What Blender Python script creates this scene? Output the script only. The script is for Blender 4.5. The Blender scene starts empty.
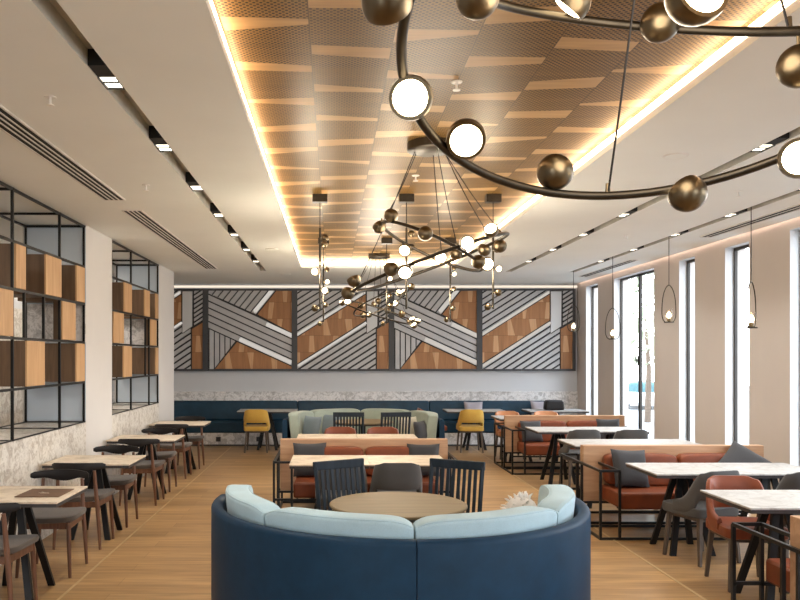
import bpy, math, random
from mathutils import Vector, Matrix, Euler
PI = math.pi
R = math.radians
sc = bpy.context.scene
C = sc.collection
random.seed(4)
F, PX, PY, HC = 780.0, 333.0, 357.0, 1.7          # focal length in px, vanishing point, eye height

# ------------------------------------------------------------------ materials
def new_mat(name):
    m = bpy.data.materials.new(name); m.use_nodes = True
    nt = m.node_tree
    for n in list(nt.nodes): nt.nodes.remove(n)
    out = nt.nodes.new('ShaderNodeOutputMaterial')
    return m, nt, out

class NB:
    def __init__(s, nt): s.nt = nt
    def n(s, t, **k):
        nd = s.nt.nodes.new(t)
        for a, v in k.items(): setattr(nd, a, v)
        return nd
    def l(s, a, b): s.nt.links.new(a, b)
    def m(s, op, a, b=None, c=None):
        nd = s.nt.nodes.new('ShaderNodeMath'); nd.operation = op
        for i, v in enumerate((a, b, c)):
            if v is None: continue
            if isinstance(v, (int, float)): nd.inputs[i].default_value = v
            else: s.nt.links.new(v, nd.inputs[i])
        return nd.outputs[0]
    def mix(s, f, a, b, mode='MIX'):
        nd = s.nt.nodes.new('ShaderNodeMix'); nd.data_type = 'RGBA'; nd.blend_type = mode
        for sock, v in ((nd.inputs[0], f), (nd.inputs[6], a), (nd.inputs[7], b)):
            if isinstance(v, (int, float)): sock.default_value = v
            elif isinstance(v, tuple): sock.default_value = v if len(v) == 4 else (*v, 1)
            else: s.nt.links.new(v, sock)
        return nd.outputs[2]
    def coord(s, scale=(1, 1, 1), rot=(0, 0, 0)):
        tc = s.n('ShaderNodeTexCoord'); mp = s.n('ShaderNodeMapping')
        mp.inputs['Scale'].default_value = scale; mp.inputs['Rotation'].default_value = rot
        s.l(tc.outputs['Object'], mp.inputs['Vector']); return mp.outputs[0]
    def noise(s, vec, scale=5, detail=3, rough=.55, dist=0):
        nd = s.n('ShaderNodeTexNoise'); nd.inputs['Scale'].default_value = scale
        nd.inputs['Detail'].default_value = detail; nd.inputs['Roughness'].default_value = rough
        nd.inputs['Distortion'].default_value = dist
        s.l(vec, nd.inputs['Vector']); return nd.outputs[0]
    def ramp(s, fac, stops):
        nd = s.n('ShaderNodeValToRGB'); cr = nd.color_ramp
        while len(cr.elements) < len(stops): cr.elements.new(.5)
        for e, (p, c) in zip(cr.elements, stops): e.position = p; e.color = (*c, 1)
        s.l(fac, nd.inputs[0]); return nd.outputs[0]
    def bsdf(s, out, col, rough=.5, metal=0, spec=.5, bump=None, bstr=.2, bdist=.01, sheen=0, coat=0):
        b = s.n('ShaderNodeBsdfPrincipled')
        if isinstance(col, tuple): b.inputs['Base Color'].default_value = (*col, 1)
        else: s.l(col, b.inputs['Base Color'])
        if isinstance(rough, (int, float)): b.inputs['Roughness'].default_value = rough
        else: s.l(rough, b.inputs['Roughness'])
        b.inputs['Metallic'].default_value = metal
        b.inputs['Specular IOR Level'].default_value = spec
        b.inputs['Sheen Weight'].default_value = sheen
        b.inputs['Coat Weight'].default_value = coat
        if bump is not None:
            bp = s.n('ShaderNodeBump'); bp.inputs['Strength'].default_value = bstr; bp.inputs['Distance'].default_value = bdist
            s.l(bump, bp.inputs['Height']); s.l(bp.outputs[0], b.inputs['Normal'])
        s.l(b.outputs[0], out.inputs[0]); return b

def plain(name, col, rough=.5, metal=0, var=.12, scale=6, spec=.5, bump=0, sheen=0, bscale=None, coat=0):
    m, nt, out = new_mat(name); b = NB(nt)
    v = b.coord()
    n = b.noise(v, scale, 3)
    lo = tuple(c * (1 - var) for c in col); hi = tuple(min(1, c * (1 + var)) for c in col)
    c = b.ramp(n, [(.3, lo), (.7, hi)])
    bh = b.noise(v, bscale or scale * 12, 2) if bump else None
    b.bsdf(out, c, rough, metal, spec, bh, bump, .004, sheen, coat)
    return m

def fabric(name, col, rough=.9, weave=420, var=.1):
    m, nt, out = new_mat(name); b = NB(nt)
    v = b.coord()
    n = b.noise(v, 5, 4)
    w = b.noise(v, weave, 1)
    lo = tuple(c * (1 - var) for c in col); hi = tuple(min(1, c * (1 + var)) for c in col)
    c = b.ramp(n, [(.3, lo), (.7, hi)])
    c2 = b.mix(.3, c, b.ramp(w, [(.3, tuple(x * .75 for x in col)), (.7, tuple(min(1, x * 1.25) for x in col))]))
    b.bsdf(out, c2, rough, 0, .25, w, .25, .002, .15)
    return m

def leather(name, col, rough=.45, spec=.4):
    m, nt, out = new_mat(name); b = NB(nt)
    v = b.coord()
    n = b.noise(v, 7, 4, .6)
    c = b.ramp(n, [(.25, tuple(x * .78 for x in col)), (.75, tuple(min(1, x * 1.15) for x in col))])
    vo = b.n('ShaderNodeTexVoronoi'); vo.inputs['Scale'].default_value = 160; b.l(v, vo.inputs['Vector'])
    b.bsdf(out, c, rough, 0, spec, vo.outputs[0], .12, .002)
    return m

def wood(name, c1, c2, axis='X', rough=.45, scale=1.0, spec=.4):
    """grain runs along axis"""
    m, nt, out = new_mat(name); b = NB(nt)
    s = {'X': (1.2, 14, 14), 'Y': (14, 1.2, 14), 'Z': (14, 14, 1.2)}[axis]
    v = b.coord(tuple(k * scale for k in s))
    n = b.noise(v, 1.6, 5, .6, .6)
    c = b.ramp(n, [(.25, c1), (.52, tuple((a + d) / 2 for a, d in zip(c1, c2))), (.75, c2)])
    b.bsdf(out, c, rough, 0, spec, n, .08, .004)
    return m

def marble(name, base, vein, scale=3.0, amount=.55, rough=.35):
    m, nt, out = new_mat(name); b = NB(nt)
    v = b.coord()
    n1 = b.noise(v, scale, 8, .65, 1.4)
    n2 = b.noise(v, scale * 4.5, 6, .7, .8)
    r1 = b.ramp(n1, [(.42, vein), (.5, base), (.62, tuple(min(1, x * 1.08) for x in base))])
    r2 = b.ramp(n2, [(.36, tuple(x * .8 for x in vein)), (.5, (1, 1, 1))])
    c = b.mix(amount, r1, r2, 'MULTIPLY')
    b.bsdf(out, c, rough, 0, .4)
    return m

def emit(name, col, strength):
    m, nt, out = new_mat(name); b = NB(nt)
    e = b.n('ShaderNodeEmission'); e.inputs[0].default_value = (*col, 1); e.inputs[1].default_value = strength
    b.l(e.outputs[0], out.inputs[0]); return m

def glass_mat(name, tint=(1, 1, 1), refl=.06):
    m, nt, out = new_mat(name); b = NB(nt)
    t = b.n('ShaderNodeBsdfTransparent'); t.inputs[0].default_value = (*tint, 1)
    g = b.n('ShaderNodeBsdfGlossy'); g.inputs['Roughness'].default_value = .03
    mx = b.n('ShaderNodeMixShader'); mx.inputs[0].default_value = refl
    b.l(t.outputs[0], mx.inputs[1]); b.l(g.outputs[0], mx.inputs[2]); b.l(mx.outputs[0], out.inputs[0]); return m

def wedge_wood(name, stack, across, v0, cw, period, light, dark, hole, pitch, holes=True, rough=.38, spec=.4):
    """boards in columns of width cw; plain light wedges alternate with perforated darker boards"""
    m, nt, out = new_mat(name); b = NB(nt)
    tc = b.n('ShaderNodeTexCoord'); sp = b.n('ShaderNodeSeparateXYZ'); b.l(tc.outputs['Object'], sp.inputs[0])
    S = sp.outputs[stack]; A = sp.outputs[across]
    cx = b.m('DIVIDE', b.m('SUBTRACT', A, v0), cw)
    ci = b.m('FLOOR', cx); cv = b.m('FRACT', cx)
    st = b.m('ADD', b.m('DIVIDE', S, period), b.m('MULTIPLY', ci, .385))
    si = b.m('FLOOR', st); sf = b.m('FRACT', st)
    cb = b.n('ShaderNodeCombineXYZ'); b.l(ci, cb.inputs[0]); b.l(si, cb.inputs[1])
    wn = b.n('ShaderNodeTexWhiteNoise'); wn.noise_dimensions = '3D'; b.l(cb.outputs[0], wn.inputs['Vector'])
    sr = b.n('ShaderNodeSeparateColor'); b.l(wn.outputs['Color'], sr.inputs[0])
    r, g, bl = sr.outputs
    flip = b.m('GREATER_THAN', r, .5)
    cvf = b.m('ABSOLUTE', b.m('SUBTRACT', cv, flip))
    hw = b.m('ADD', b.m('MULTIPLY', b.m('ADD', .03, b.m('MULTIPLY', g, .10)), b.m('SUBTRACT', 1, cvf)), b.m('MULTIPLY', cvf, b.m('ADD', .10, b.m('MULTIPLY', bl, .06))))
    tilt = b.m('MULTIPLY', b.m('SUBTRACT', cv, .5), b.m('MULTIPLY', b.m('SUBTRACT', bl, .5), .28))
    ds = b.m('ABSOLUTE', b.m('ADD', b.m('SUBTRACT', sf, .5), tilt))
    mask = b.m('LESS_THAN', ds, hw)
    # grain along "across"
    mp = b.n('ShaderNodeMapping'); sca = [22, 22, 22]; sca[across] = 1.6
    mp.inputs['Scale'].default_value = sca; b.l(tc.outputs['Object'], mp.inputs['Vector'])
    gr = b.noise(mp.outputs[0], 1.0, 4, .6, .4)
    lw = b.ramp(gr, [(.25, tuple(x * .8 for x in light)), (.75, tuple(min(1, x * 1.15) for x in light))])
    dw = b.ramp(gr, [(.2, tuple(x * .72 for x in dark)), (.8, tuple(min(1, x * 1.2) for x in dark))])
    if holes:
        k = PI / pitch
        u1 = b.m('SINE', b.m('MULTIPLY', S, k)); u2 = b.m('SINE', b.m('MULTIPLY', A, k))
        hm = b.m('SUBTRACT', b.m('MULTIPLY', u1, u2), .12)
        hm = b.m('MULTIPLY', hm, 5); 
        cl = b.n('ShaderNodeClamp'); b.l(hm, cl.inputs[0])
        dw = b.mix(cl.outputs[0], dw, hole)
    # fine dark joint between the columns and beside the wedges
    edge = b.m('LESS_THAN', b.m('ABSOLUTE', b.m('SUBTRACT', cv, .5)), .494)
    col = b.mix(mask, dw, lw)
    col = b.mix(edge, tuple(x * .3 for x in dark), col)
    b.bsdf(out, col, rough, 0, spec)
    return m

def floor_mat():
    m, nt, out = new_mat('floor_planks'); b = NB(nt)
    v = b.coord()
    br = b.n('ShaderNodeTexBrick'); br.offset = .37; br.offset_frequency = 2
    for k, val in (('Scale', 1), ('Mortar Size', .0016), ('Mortar Smooth', .1), ('Bias', 0), ('Brick Width', 1.6), ('Row Height', .2)):
        br.inputs[k].default_value = val
    br.inputs['Color1'].default_value = (.365, .225, .104, 1); br.inputs['Color2'].default_value = (.465, .295, .142, 1)
    br.inputs['Mortar'].default_value = (.20, .12, .06, 1)
    b.l(v, br.inputs['Vector'])
    g = b.noise(b.coord((1.1, 16, 1)), 1.5, 5, .6, .5)
    gc = b.ramp(g, [(.25, (.56, .51, .44)), (.55, (1.0, .98, .95)), (.8, (1.25, 1.22, 1.18))])
    big = b.ramp(b.noise(b.coord((.8, 6, 1)), 1.2, 3), [(.3, (.70, .69, .69)), (.7, (1.22, 1.19, 1.13))])
    c = b.mix(.85, br.outputs[0], gc, 'MULTIPLY'); c = b.mix(.7, c, big, 'MULTIPLY')
    b.bsdf(out, c, .36, 0, .45, g, .05, .003)
    return m

M = {}
M['floor'] = floor_mat()
M['ceiling'] = plain('ceiling_paint', (.84, .86, .84), .8, var=.02, scale=1.5)
M['wall'] = plain('wall_paint', (.525, .478, .448), .8, var=.02, scale=2)
M['wall_back'] = plain('grey_wall_paint', (.57, .59, .62), .8, var=.02, scale=2)
M['pier'] = plain('warm_white_paint', (.66, .645, .63), .75, var=.02, scale=2)
M['reveal'] = plain('white_reveal_paint', (.62, .64, .66), .6, var=.01)
M['marble'] = marble('cream_marble', (.70, .675, .63), (.52, .475, .42), 7, .55)
M['marble_grey'] = marble('grey_marble', (.76, .75, .75), (.52, .51, .51), 7, .5)
M['marble_white'] = marble('white_tabletop', (.46, .45, .44), (.39, .375, .36), 5, .3, .45)
M['top_beige'] = marble('beige_tabletop', (.70, .60, .48), (.56, .46, .35), 3, .35, .4)
M['top_edge'] = plain('dark_table_edge', (.035, .03, .03), .5)
M['black_metal'] = plain('black_metal', (.018, .018, .019), .42, .6, var=.2)
M['charcoal'] = plain('charcoal_paint', (.045, .047, .052), .55, var=.1)
M['window_metal'] = plain('bronze_window_metal', (.022, .017, .013), .5, .1)
M['brass'] = plain('aged_brass', (.165, .128, .080), .34, 1, var=.18, scale=18)
M['bronze'] = plain('dark_bronze', (.052, .044, .034), .38, .9, var=.2, scale=14)
M['strip_brass'] = plain('brass_inlay', (.58, .43, .24), .4, .5)
M['walnut'] = wood('walnut', (.085, .036, .02), (.19, .088, .048), 'Z', .42, 2)
M['dark_frame_wood'] = wood('grey_brown_wood', (.06, .045, .036), (.13, .098, .078), 'Z', .5, 2)
M['box_wood'] = wood('honey_box_veneer', (.48, .275, .125), (.66, .42, .22), 'Z', .5, .7)
M['box_side'] = wood('walnut_box_side', (.095, .058, .034), (.19, .118, .07), 'Z', .5, .7)
M['panel_wood'] = wood('oak_bench_panel', (.40, .225, .125), (.60, .385, .235), 'X', .5, .7)
M['oak'] = wood('oak_tabletop', (.14, .10, .052), (.225, .165, .09), 'X', .5, .8, .25)
M['slat_paint'] = wood('blue_black_wood', (.010, .017, .026), (.022, .034, .050), 'Z', .5, 1, .25)
M['rail_dark'] = plain('black_stained_rail', (.014, .012, .012), .5, spec=.25)
M['seat_brown'] = fabric('taupe_seat_fabric', (.085, .068, .056))
M['navy'] = leather('navy_shell_leather', (.006, .033, .072), .5, .2)
M['rim'] = leather('grey_blue_rim', (.045, .056, .07), .45)
M['blue_cushion'] = fabric('pale_blue_linen', (.40, .555, .63), weave=300)
M['sage'] = fabric('pale_sage_linen', (.29, .335, .285), weave=300)
M['teal'] = leather('teal_banquette_leather', (.010, .042, .075), .45, .3)
M['rust'] = leather('rust_leather', (.185, .045, .016), .45, .3)
M['rust2'] = leather('rust_chair_leather', (.22, .058, .026), .4, .35)
M['tan'] = leather('tan_chair_leather', (.50, .21, .09), .42)
M['gold'] = fabric('mustard_fabric', (.56, .345, .07))
M['grey_fab'] = fabric('charcoal_grey_fabric', (.078, .078, .080))
M['pillow_dark'] = fabric('dark_slate_pillow', (.05, .05, .055))
M['pillow_blue'] = fabric('grey_blue_pillow', (.17, .215, .25))
M['pillow_beige'] = fabric('beige_pillow', (.48, .45, .36))
M['pillow_lilac'] = fabric('lilac_grey_pillow', (.40, .37, .41))
M['fluff'] = fabric('white_fleece', (.85, .83, .80))
M['slat_grey'] = plain('grey_louvre', (.47, .475, .49), .5, var=.06)
M['slat_back'] = plain('dark_backing', (.03, .031, .034), .7)
M['slat_glow'] = emit('lit_diffuser', (1, .93, .84), .42)  # glow put into the material, for louvres lit by a hidden LED
M['vent'] = plain('vent_white', (.70, .68, .65), .6)
M['vent_black'] = plain('vent_black', (.01, .01, .01), .8)
M['white_plastic'] = plain('white_plastic', (.80, .79, .76), .4)
M['downlight'] = emit('downlight_lens', (1, .88, .70), 4.0)
M['led'] = emit('warm_led', (1, .69, .42), 12.0)
M['led_back'] = emit('warm_led_line', (1, .84, .68), .75)
M['led_wall'] = emit('peach_led', (1, .72, .58), 4.0)
M['bulb'] = emit('warm_bulb', (1, .80, .50), 9.0)
M['glass'] = glass_mat('clear_glass')
M['frost'] = plain('blue_grey_glass', (.50, .58, .67), .25, var=.05, scale=1.5, spec=.6)
M['pend_glass'] = glass_mat('lamp_glass', (1, .97, .92), .10)
M['menu'] = leather('brown_menu_leather', (.15, .085, .05), .55)
M['ink_white'] = plain('pale_print', (.7, .66, .6), .6)
M['asphalt'] = plain('asphalt', (.25, .25, .25), .9)
M['leaf'] = plain('leaves', (.33, .37, .26), .7, var=.3, scale=3)
M['bark'] = plain('bark', (.10, .07, .05), .9)
M['car'] = plain('silver_car_paint', (.72, .74, .75), .3)
M['car_glass'] = plain('teal_car_glass', (.06, .12, .13), .5, spec=.1)
M['slot'] = plain('grey_slot_lining', (.52, .51, .47), .6)
M['tyre'] = plain('tyre_rubber', (.02, .02, .02), .8)
M['perf_ceiling'] = wedge_wood('perforated_ceiling_wood', 1, 0, -.52, .408, .56, (.50, .315, .145), (.25, .142, .040), (.018, .009, .003), .0155, True, .38, .17)
M['perf_wall'] = wedge_wood('wall_panel_wood', 0, 2, 1.36, .33, .46, (.56, .33, .17), (.36, .17, .07), (.05, .02, .01), .03, False, .5)

# ------------------------------------------------------------------ mesh builder
class MB:
    def __init__(s): s.v = []; s.f = []; s.mi = []; s.cur = 0
    def add(s, vs, fs):
        o = len(s.v); s.v += [tuple(p) for p in vs]; s.f += [tuple(i + o for i in f) for f in fs]; s.mi += [s.cur] * len(fs); return s
    def box(s, x0, y0, z0, x1, y1, z1):
        return s.add([(x0, y0, z0), (x1, y0, z0), (x1, y1, z0), (x0, y1, z0), (x0, y0, z1), (x1, y0, z1), (x1, y1, z1), (x0, y1, z1)],
                     [(0, 3, 2, 1), (4, 5, 6, 7), (0, 1, 5, 4), (1, 2, 6, 5), (2, 3, 7, 6), (3, 0, 4, 7)])
    def quad(s, a, b, c, d): return s.add([a, b, c, d], [(0, 1, 2, 3)])
    def frame(s, p, q):
        d = (Vector(q) - Vector(p)); L = d.length; d.normalize()
        up = Vector((0, 0, 1)) if abs(d.z) < .95 else Vector((0, 1, 0))
        a = d.cross(up).normalized(); b = a.cross(d).normalized()
        return d, a, b
    def bar(s, p, q, w, h=None, w2=None, h2=None):
        """rectangular bar, w across (horizontal), h the other way, can taper"""
        h = h or w; w2 = w2 or w; h2 = h2 or h
        d, a, b = s.frame(p, q); p = Vector(p); q = Vector(q); vs = []
        for c, ww, hh in ((p, w, h), (q, w2, h2)):
            for i, j in ((-1, -1), (1, -1), (1, 1), (-1, 1)): vs.append(c + a * i * ww / 2 + b * j * hh / 2)
        return s.add(vs, [(3, 2, 1, 0), (4, 5, 6, 7), (0, 1, 5, 4), (1, 2, 6, 5), (2, 3, 7, 6), (3, 0, 4, 7)])
    def tube(s, p, q, r, r2=None, n=10, cap=True):
        return s.path([p, q], [r, r if r2 is None else r2], n, False, cap)
    def path(s, pts, r, n=8, closed=False, cap=True):
        pts = [Vector(p) for p in pts]; N = len(pts)
        rs = r if isinstance(r, (list, tuple)) else [r] * N
        vs = []; a = None
        for i, p in enumerate(pts):
            if closed: d = pts[(i + 1) % N] - pts[i - 1]
            else: d = pts[min(i + 1, N - 1)] - pts[max(i - 1, 0)]
            d.normalize()
            if a is None:
                up = Vector((0, 0, 1)) if abs(d.z) < .9 else Vector((0, 1, 0)); a = d.cross(up).normalized()
            else: a = (a - d * a.dot(d)).normalized()
            b = a.cross(d)
            for k in range(n):
                t = 2 * PI * k / n; vs.append(p + (a * math.cos(t) + b * math.sin(t)) * rs[i])
        fs = []
        for i in range(N if closed else N - 1):
            j = (i + 1) % N
            for k in range(n):
                m = (k + 1) % n; fs.append((i * n + k, i * n + m, j * n + m, j * n + k))
        if cap and not closed: fs += [tuple(range(n))[::-1], tuple((N - 1) * n + k for k in range(n))]
        return s.add(vs, fs)
    def lathe(s, prof, n=24, c=(0, 0, 0), mat=None):
        """prof list of (r,z); closed on the axis when r==0"""
        vs = []; fs = []; P = len(prof)
        for k in range(n):
            t = 2 * PI * k / n
            for r, z in prof: vs.append(Vector((r * math.cos(t), r * math.sin(t), z)))
        for k in range(n):
            m = (k + 1) % n
            for i in range(P - 1):
                f = (k * P + i, m * P + i, m * P + i + 1, k * P + i + 1)
                if prof[i][0] < 1e-9: f = (k * P + i, m * P + i + 1, k * P + i + 1)
                elif prof[i + 1][0] < 1e-9: f = (k * P + i, m * P + i, k * P + i + 1)
                fs.append(f)
        if mat is not None: vs = [mat @ v for v in vs]
        return s.add([v + Vector(c) for v in vs], fs)
    def prism(s, poly, z0, z1, axis='Z'):
        """polygon (list of 2d) extruded between z0 and z1 along axis"""
        n = len(poly)
        def P(u, v, w): return {'Z': (u, v, w), 'Y': (u, w, v), 'X': (w, u, v)}[axis]
        vs = [P(u, v, z0) for u, v in poly] + [P(u, v, z1) for u, v in poly]
        fs = [tuple(range(n))[::-1], tuple(range(n, 2 * n))] + [(i, (i + 1) % n, n + (i + 1) % n, n + i) for i in range(n)]
        if axis == 'Y': fs = [f[::-1] for f in fs]
        return s.add(vs, fs)
    def superbox(s, c, size, e=.3, nu=24, nv=14, rot=None):
        a, b, h = (k / 2 for k in size); vs = []; fs = []
        def sp(x, k): return math.copysign(abs(x) ** k, x)
        for j in range(nv + 1):
            ph = -PI / 2 + PI * j / nv
            for i in range(nu):
                th = 2 * PI * i / nu
                p = Vector((a * sp(math.cos(ph), e) * sp(math.cos(th), e), b * sp(math.cos(ph), e) * sp(math.sin(th), e), h * sp(math.sin(ph), e)))
                if rot: p = rot @ p
                vs.append(p + Vector(c))
        for j in range(nv):
            for i in range(nu):
                k = (i + 1) % nu; fs.append((j * nu + i, j * nu + k, (j + 1) * nu + k, (j + 1) * nu + i))
        return s.add(vs, fs)
    def pillow(s, w, h, t, n=14):
        """square throw pillow standing in the XZ plane, base at z=0"""
        for sg in (1, -1):
            vs = []; fs = []
            for j in range(n + 1):
                for i in range(n + 1):
                    u = -1 + 2 * i / n; v = -1 + 2 * j / n
                    x = w / 2 * u * (1 - .07 * (1 - v * v)); z = h / 2 * v * (1 - .07 * (1 - u * u))
                    y = sg * t / 2 * ((1 - u ** 4) * (1 - v ** 4)) ** .55
                    vs.append((x, y, z + h / 2))
            for j in range(n):
                for i in range(n):
                    f = (j * (n + 1) + i, j * (n + 1) + i + 1, (j + 1) * (n + 1) + i + 1, (j + 1) * (n + 1) + i)
                    fs.append(f if sg < 0 else f[::-1])
            s.add(vs, fs)
        return s
    def sector(s, prof, t0, t1, nt, fn=None):
        """closed profile polygon (r,z) swept from angle t0 to t1 (0 = towards -Y), fn(r,z,u)->(r,z)"""
        P = len(prof); vs = []; fs = []
        for k in range(nt + 1):
            u = k / nt; t = t0 + (t1 - t0) * u
            for r, z in prof:
                if fn: r, z = fn(r, z, u)
                vs.append((r * math.sin(t), -r * math.cos(t), z))
        for k in range(nt):
            for i in range(P):
                j = (i + 1) % P; fs.append((k * P + i, k * P + j, (k + 1) * P + j, (k + 1) * P + i))
        fs += [tuple(range(P))[::-1], tuple(nt * P + i for i in range(P))]
        return s.add(vs, fs)

def obj(name, mb, mats, parent=None, loc=(0, 0, 0), rot=(0, 0, 0), bevel=0, smooth=40, sub=0):
    me = bpy.data.meshes.new(name); me.from_pydata(mb.v, [], mb.f)
    if not isinstance(mats, (list, tuple)): mats = [mats]
    for m in mats: me.materials.append(m)
    me.polygons.foreach_set('material_index', mb.mi)
    me.update()
    import bmesh
    bm = bmesh.new(); bm.from_mesh(me); bmesh.ops.recalc_face_normals(bm, faces=bm.faces); bm.to_mesh(me); bm.free()
    me.polygons.foreach_set('use_smooth', [bool(smooth)] * len(me.polygons))
    if smooth: me.set_sharp_from_angle(angle=R(smooth))
    o = bpy.data.objects.new(name, me); C.objects.link(o)
    o.location = loc; o.rotation_euler = rot
    if parent: o.parent = parent
    if bevel:
        b = o.modifiers.new('bevel', 'BEVEL'); b.width = bevel; b.segments = 2; b.limit_method = 'ANGLE'; b.angle_limit = R(50); b.harden_normals = False
    if sub:
        m = o.modifiers.new('sub', 'SUBSURF'); m.levels = sub; m.render_levels = sub
    return o

def tag(o, label, cat, group=None):
    o['label'] = label; o['category'] = cat
    if group: o['group'] = group
    return o
def thing(name, label, cat, loc=(0, 0, 0), rz=0, group=None):
    o = bpy.data.objects.new(name, None); C.objects.link(o); o.empty_display_size = .1
    o.location = loc; o.rotation_euler = (0, 0, rz)
    return tag(o, label, cat, group)
def struct(name, mb, mats, parent=None, **k):
    k.setdefault('smooth', 0)
    o = obj(name, mb, mats, parent, **k); o['kind'] = 'structure'; return o
def dup(root, label, loc, rz=0, group=None, mats=None):
    def cp(o, par):
        c = o.copy(); C.objects.link(c); c.parent = par
        for ch in list(o.children): cp(ch, c)
        return c
    r = cp(root, None); r.location = loc; r.rotation_euler = (0, 0, rz); r['label'] = label
    if group: r['group'] = group
    if mats:
        for c in r.children_recursive:
            for i, sl in enumerate(c.material_slots):
                if sl.material and sl.material.name in mats:
                    sl.link = 'OBJECT'; sl.material = mats[sl.material.name]
    return r

# ------------------------------------------------------------------ camera
cam = bpy.data.cameras.new('camera'); co = bpy.data.objects.new('camera', cam); C.objects.link(co)
co.location = (0, 0, HC); co.rotation_euler = (PI / 2, 0, 0)
cam.sensor_width = 36; cam.lens = 36 * F / 800
cam.shift_x = (400 - PX) / 800; cam.shift_y = (PY - 300) / 800
cam.clip_start = .05; cam.clip_end = 200
sc.camera = co

# ------------------------------------------------------------------ setting
ZC = 3.145; XL = -2.706; XR = 4.85; YB = 15.5; YF = -3.0; XLL = -4.6; ZR = 3.75
TX0, TX1, TY0, TY1, TZ = -.5175, 1.93, -1.5, 12.6, 3.26
struct('floor', MB().box(XLL - .2, YF - .2, -.12, XR + .25, YB + .2, 0), M['floor'])
tr = MB(); tr.box(-1.935, YF, 0, -1.915, YB - .7, .0025); struct('trim_1', tr, M['strip_brass'])
tr = MB(); tr.box(2.595, YF, 0, 2.617, YB - .7, .0025); struct('trim_2', tr, M['strip_brass'])

SLOTS = [(-1.222, -1.122, 13.1), (2.927, 3.027, 13.25), (4.02, 4.12, 13.3)]
YC = YB - .10                                           # the ceiling stops short of the back wall
def ceiling_strip(mb, x0, x1, y0, y1): mb.quad((x0, y0, ZC), (x0, y1, ZC), (x1, y1, ZC), (x1, y0, ZC))
cm = MB(); sm_ = MB()
XCR = XR - .05
xs = [XLL, SLOTS[0][0], SLOTS[0][1], TX0, TX1, SLOTS[1][0], SLOTS[1][1], SLOTS[2][0], SLOTS[2][1], XCR]
for i in range(len(xs) - 1):
    x0, x1 = xs[i], xs[i + 1]
    sl = next((s for s in SLOTS if abs(s[0] - x0) < 1e-6), None)
    if sl: ceiling_strip(cm, x0, x1, YF, -1.0); ceiling_strip(cm, x0, x1, sl[2], YC)
    elif x0 == TX0: ceiling_strip(cm, x0, x1, YF, TY0); ceiling_strip(cm, x0, x1, TY1, YC)
    else: ceiling_strip(cm, x0, x1, YF, YC)
for x0, x1, ye in SLOTS:                                # recessed channels
    d = .09; z1 = ZC + d
    sm_.quad((x0, -1, ZC), (x0, ye, ZC), (x0, ye, z1), (x0, -1, z1)); sm_.quad((x1, -1, ZC), (x1, ye, ZC), (x1, ye, z1), (x1, -1, z1))
    sm_.quad((x0, -1, z1), (x1, -1, z1), (x1, ye, z1), (x0, ye, z1))
    sm_.quad((x0, -1, ZC), (x1, -1, ZC), (x1, -1, z1), (x0, -1, z1)); sm_.quad((x0, ye, ZC), (x1, ye, ZC), (x1, ye, z1), (x0, ye, z1))
struct('ceiling_slot_lining', sm_, M['slot'])
# cove lip round the tray: a 5 cm upstand, a hidden ledge going outwards, then up to the wood
ch = .07
def ring_pts(o, z):                                     # tray outline with clipped far corners, grown outwards by o
    return [(TX0 - o, TY0 - o, z), (TX1 + o, TY0 - o, z), (TX1 + o, TY1 + o - ch, z), (TX1 + o - ch, TY1 + o, z), (TX0 - o + ch, TY1 + o, z), (TX0 - o, TY1 + o - ch, z)]
def ring_strip(mb, a, b):
    n = len(a)
    for i in range(n): mb.quad(a[i], a[(i + 1) % n], b[(i + 1) % n], b[i])
ring_strip(cm, ring_pts(0, ZC), ring_pts(0, ZC + .05))
ring_strip(cm, ring_pts(0, ZC + .05), ring_pts(.03, ZC + .05)); ring_strip(cm, ring_pts(.03, ZC + .05), ring_pts(.03, TZ))
cm.add([(TX1, TY1 - ch, ZC), (TX1, TY1, ZC), (TX1 - ch, TY1, ZC)], [(0, 1, 2)]); cm.add([(TX0, TY1 - ch, ZC), (TX0 + ch, TY1, ZC), (TX0, TY1, ZC)], [(0, 1, 2)])
struct('ceiling', cm, M['ceiling'])
wc = MB(); wc.quad((TX0 - .2, TY0 - .2, TZ), (TX1 + .2, TY0 - .2, TZ), (TX1 + .2, TY1 + .2, TZ), (TX0 - .2, TY1 + .2, TZ))
struct('ceiling_wood_tray', wc, M['perf_ceiling'])
rf = MB(); rf.box(XLL - .2, YF - .2, ZR, XR + .25, YB + .2, ZR + .15); struct('roof_light_seal', rf, M['ceiling'])  # unseen slab above the ceiling, added to stop light leaks
led = MB(); ring_strip(led, ring_pts(-.002, ZC + .045), ring_pts(.004, TZ - .02))
tag(obj('led_strip', led, M['led'], smooth=0), 'warm light line running round the wooden ceiling tray', 'cove light')

# walls
wb = MB(); wb.box(XLL - .2, YB, 0, XR + .25, YB + .2, ZR); struct('wall_back', wb, M['wall_back'])
wl = MB(); wl.box(XLL - .2, YF, 0, XLL, YB, ZR); struct('wall_left', wl, M['wall_back'])
wm = MB(); wm.box(XLL, 3, 0, XLL + .03, 13.2, 2.4); struct('wall_left_marble', wm, M['marble'])
wf = MB()                                               # unseen wall behind the camera, its openings added for fill daylight
fx = [XLL, -4.2, -2.0, -1.6, .6, 1.0, 3.2, 3.6, XR]
for i in range(0, len(fx), 2):
    a, b_ = fx[i], fx[i + 1] if i + 1 < len(fx) else XR
    wf.box(a, YF - .2, 0, b_ if i + 1 < len(fx) else XR, YF, ZR)
wf = MB()
prev = XLL - .2
for a, b_ in ((-3.4, -1.8), (2.4, 4.4)):  # openings placed and sized for the light they let in
    wf.box(prev, YF - .2, 0, a, YF, ZR); wf.box(a, YF - .2, 2.9, b_, YF, ZR); wf.box(a, YF - .2, 0, b_, YF, .1); prev = b_
wf.box(prev, YF - .2, 0, XR + .25, YF, ZR); struct('wall_front', wf, M['wall'])

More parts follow.
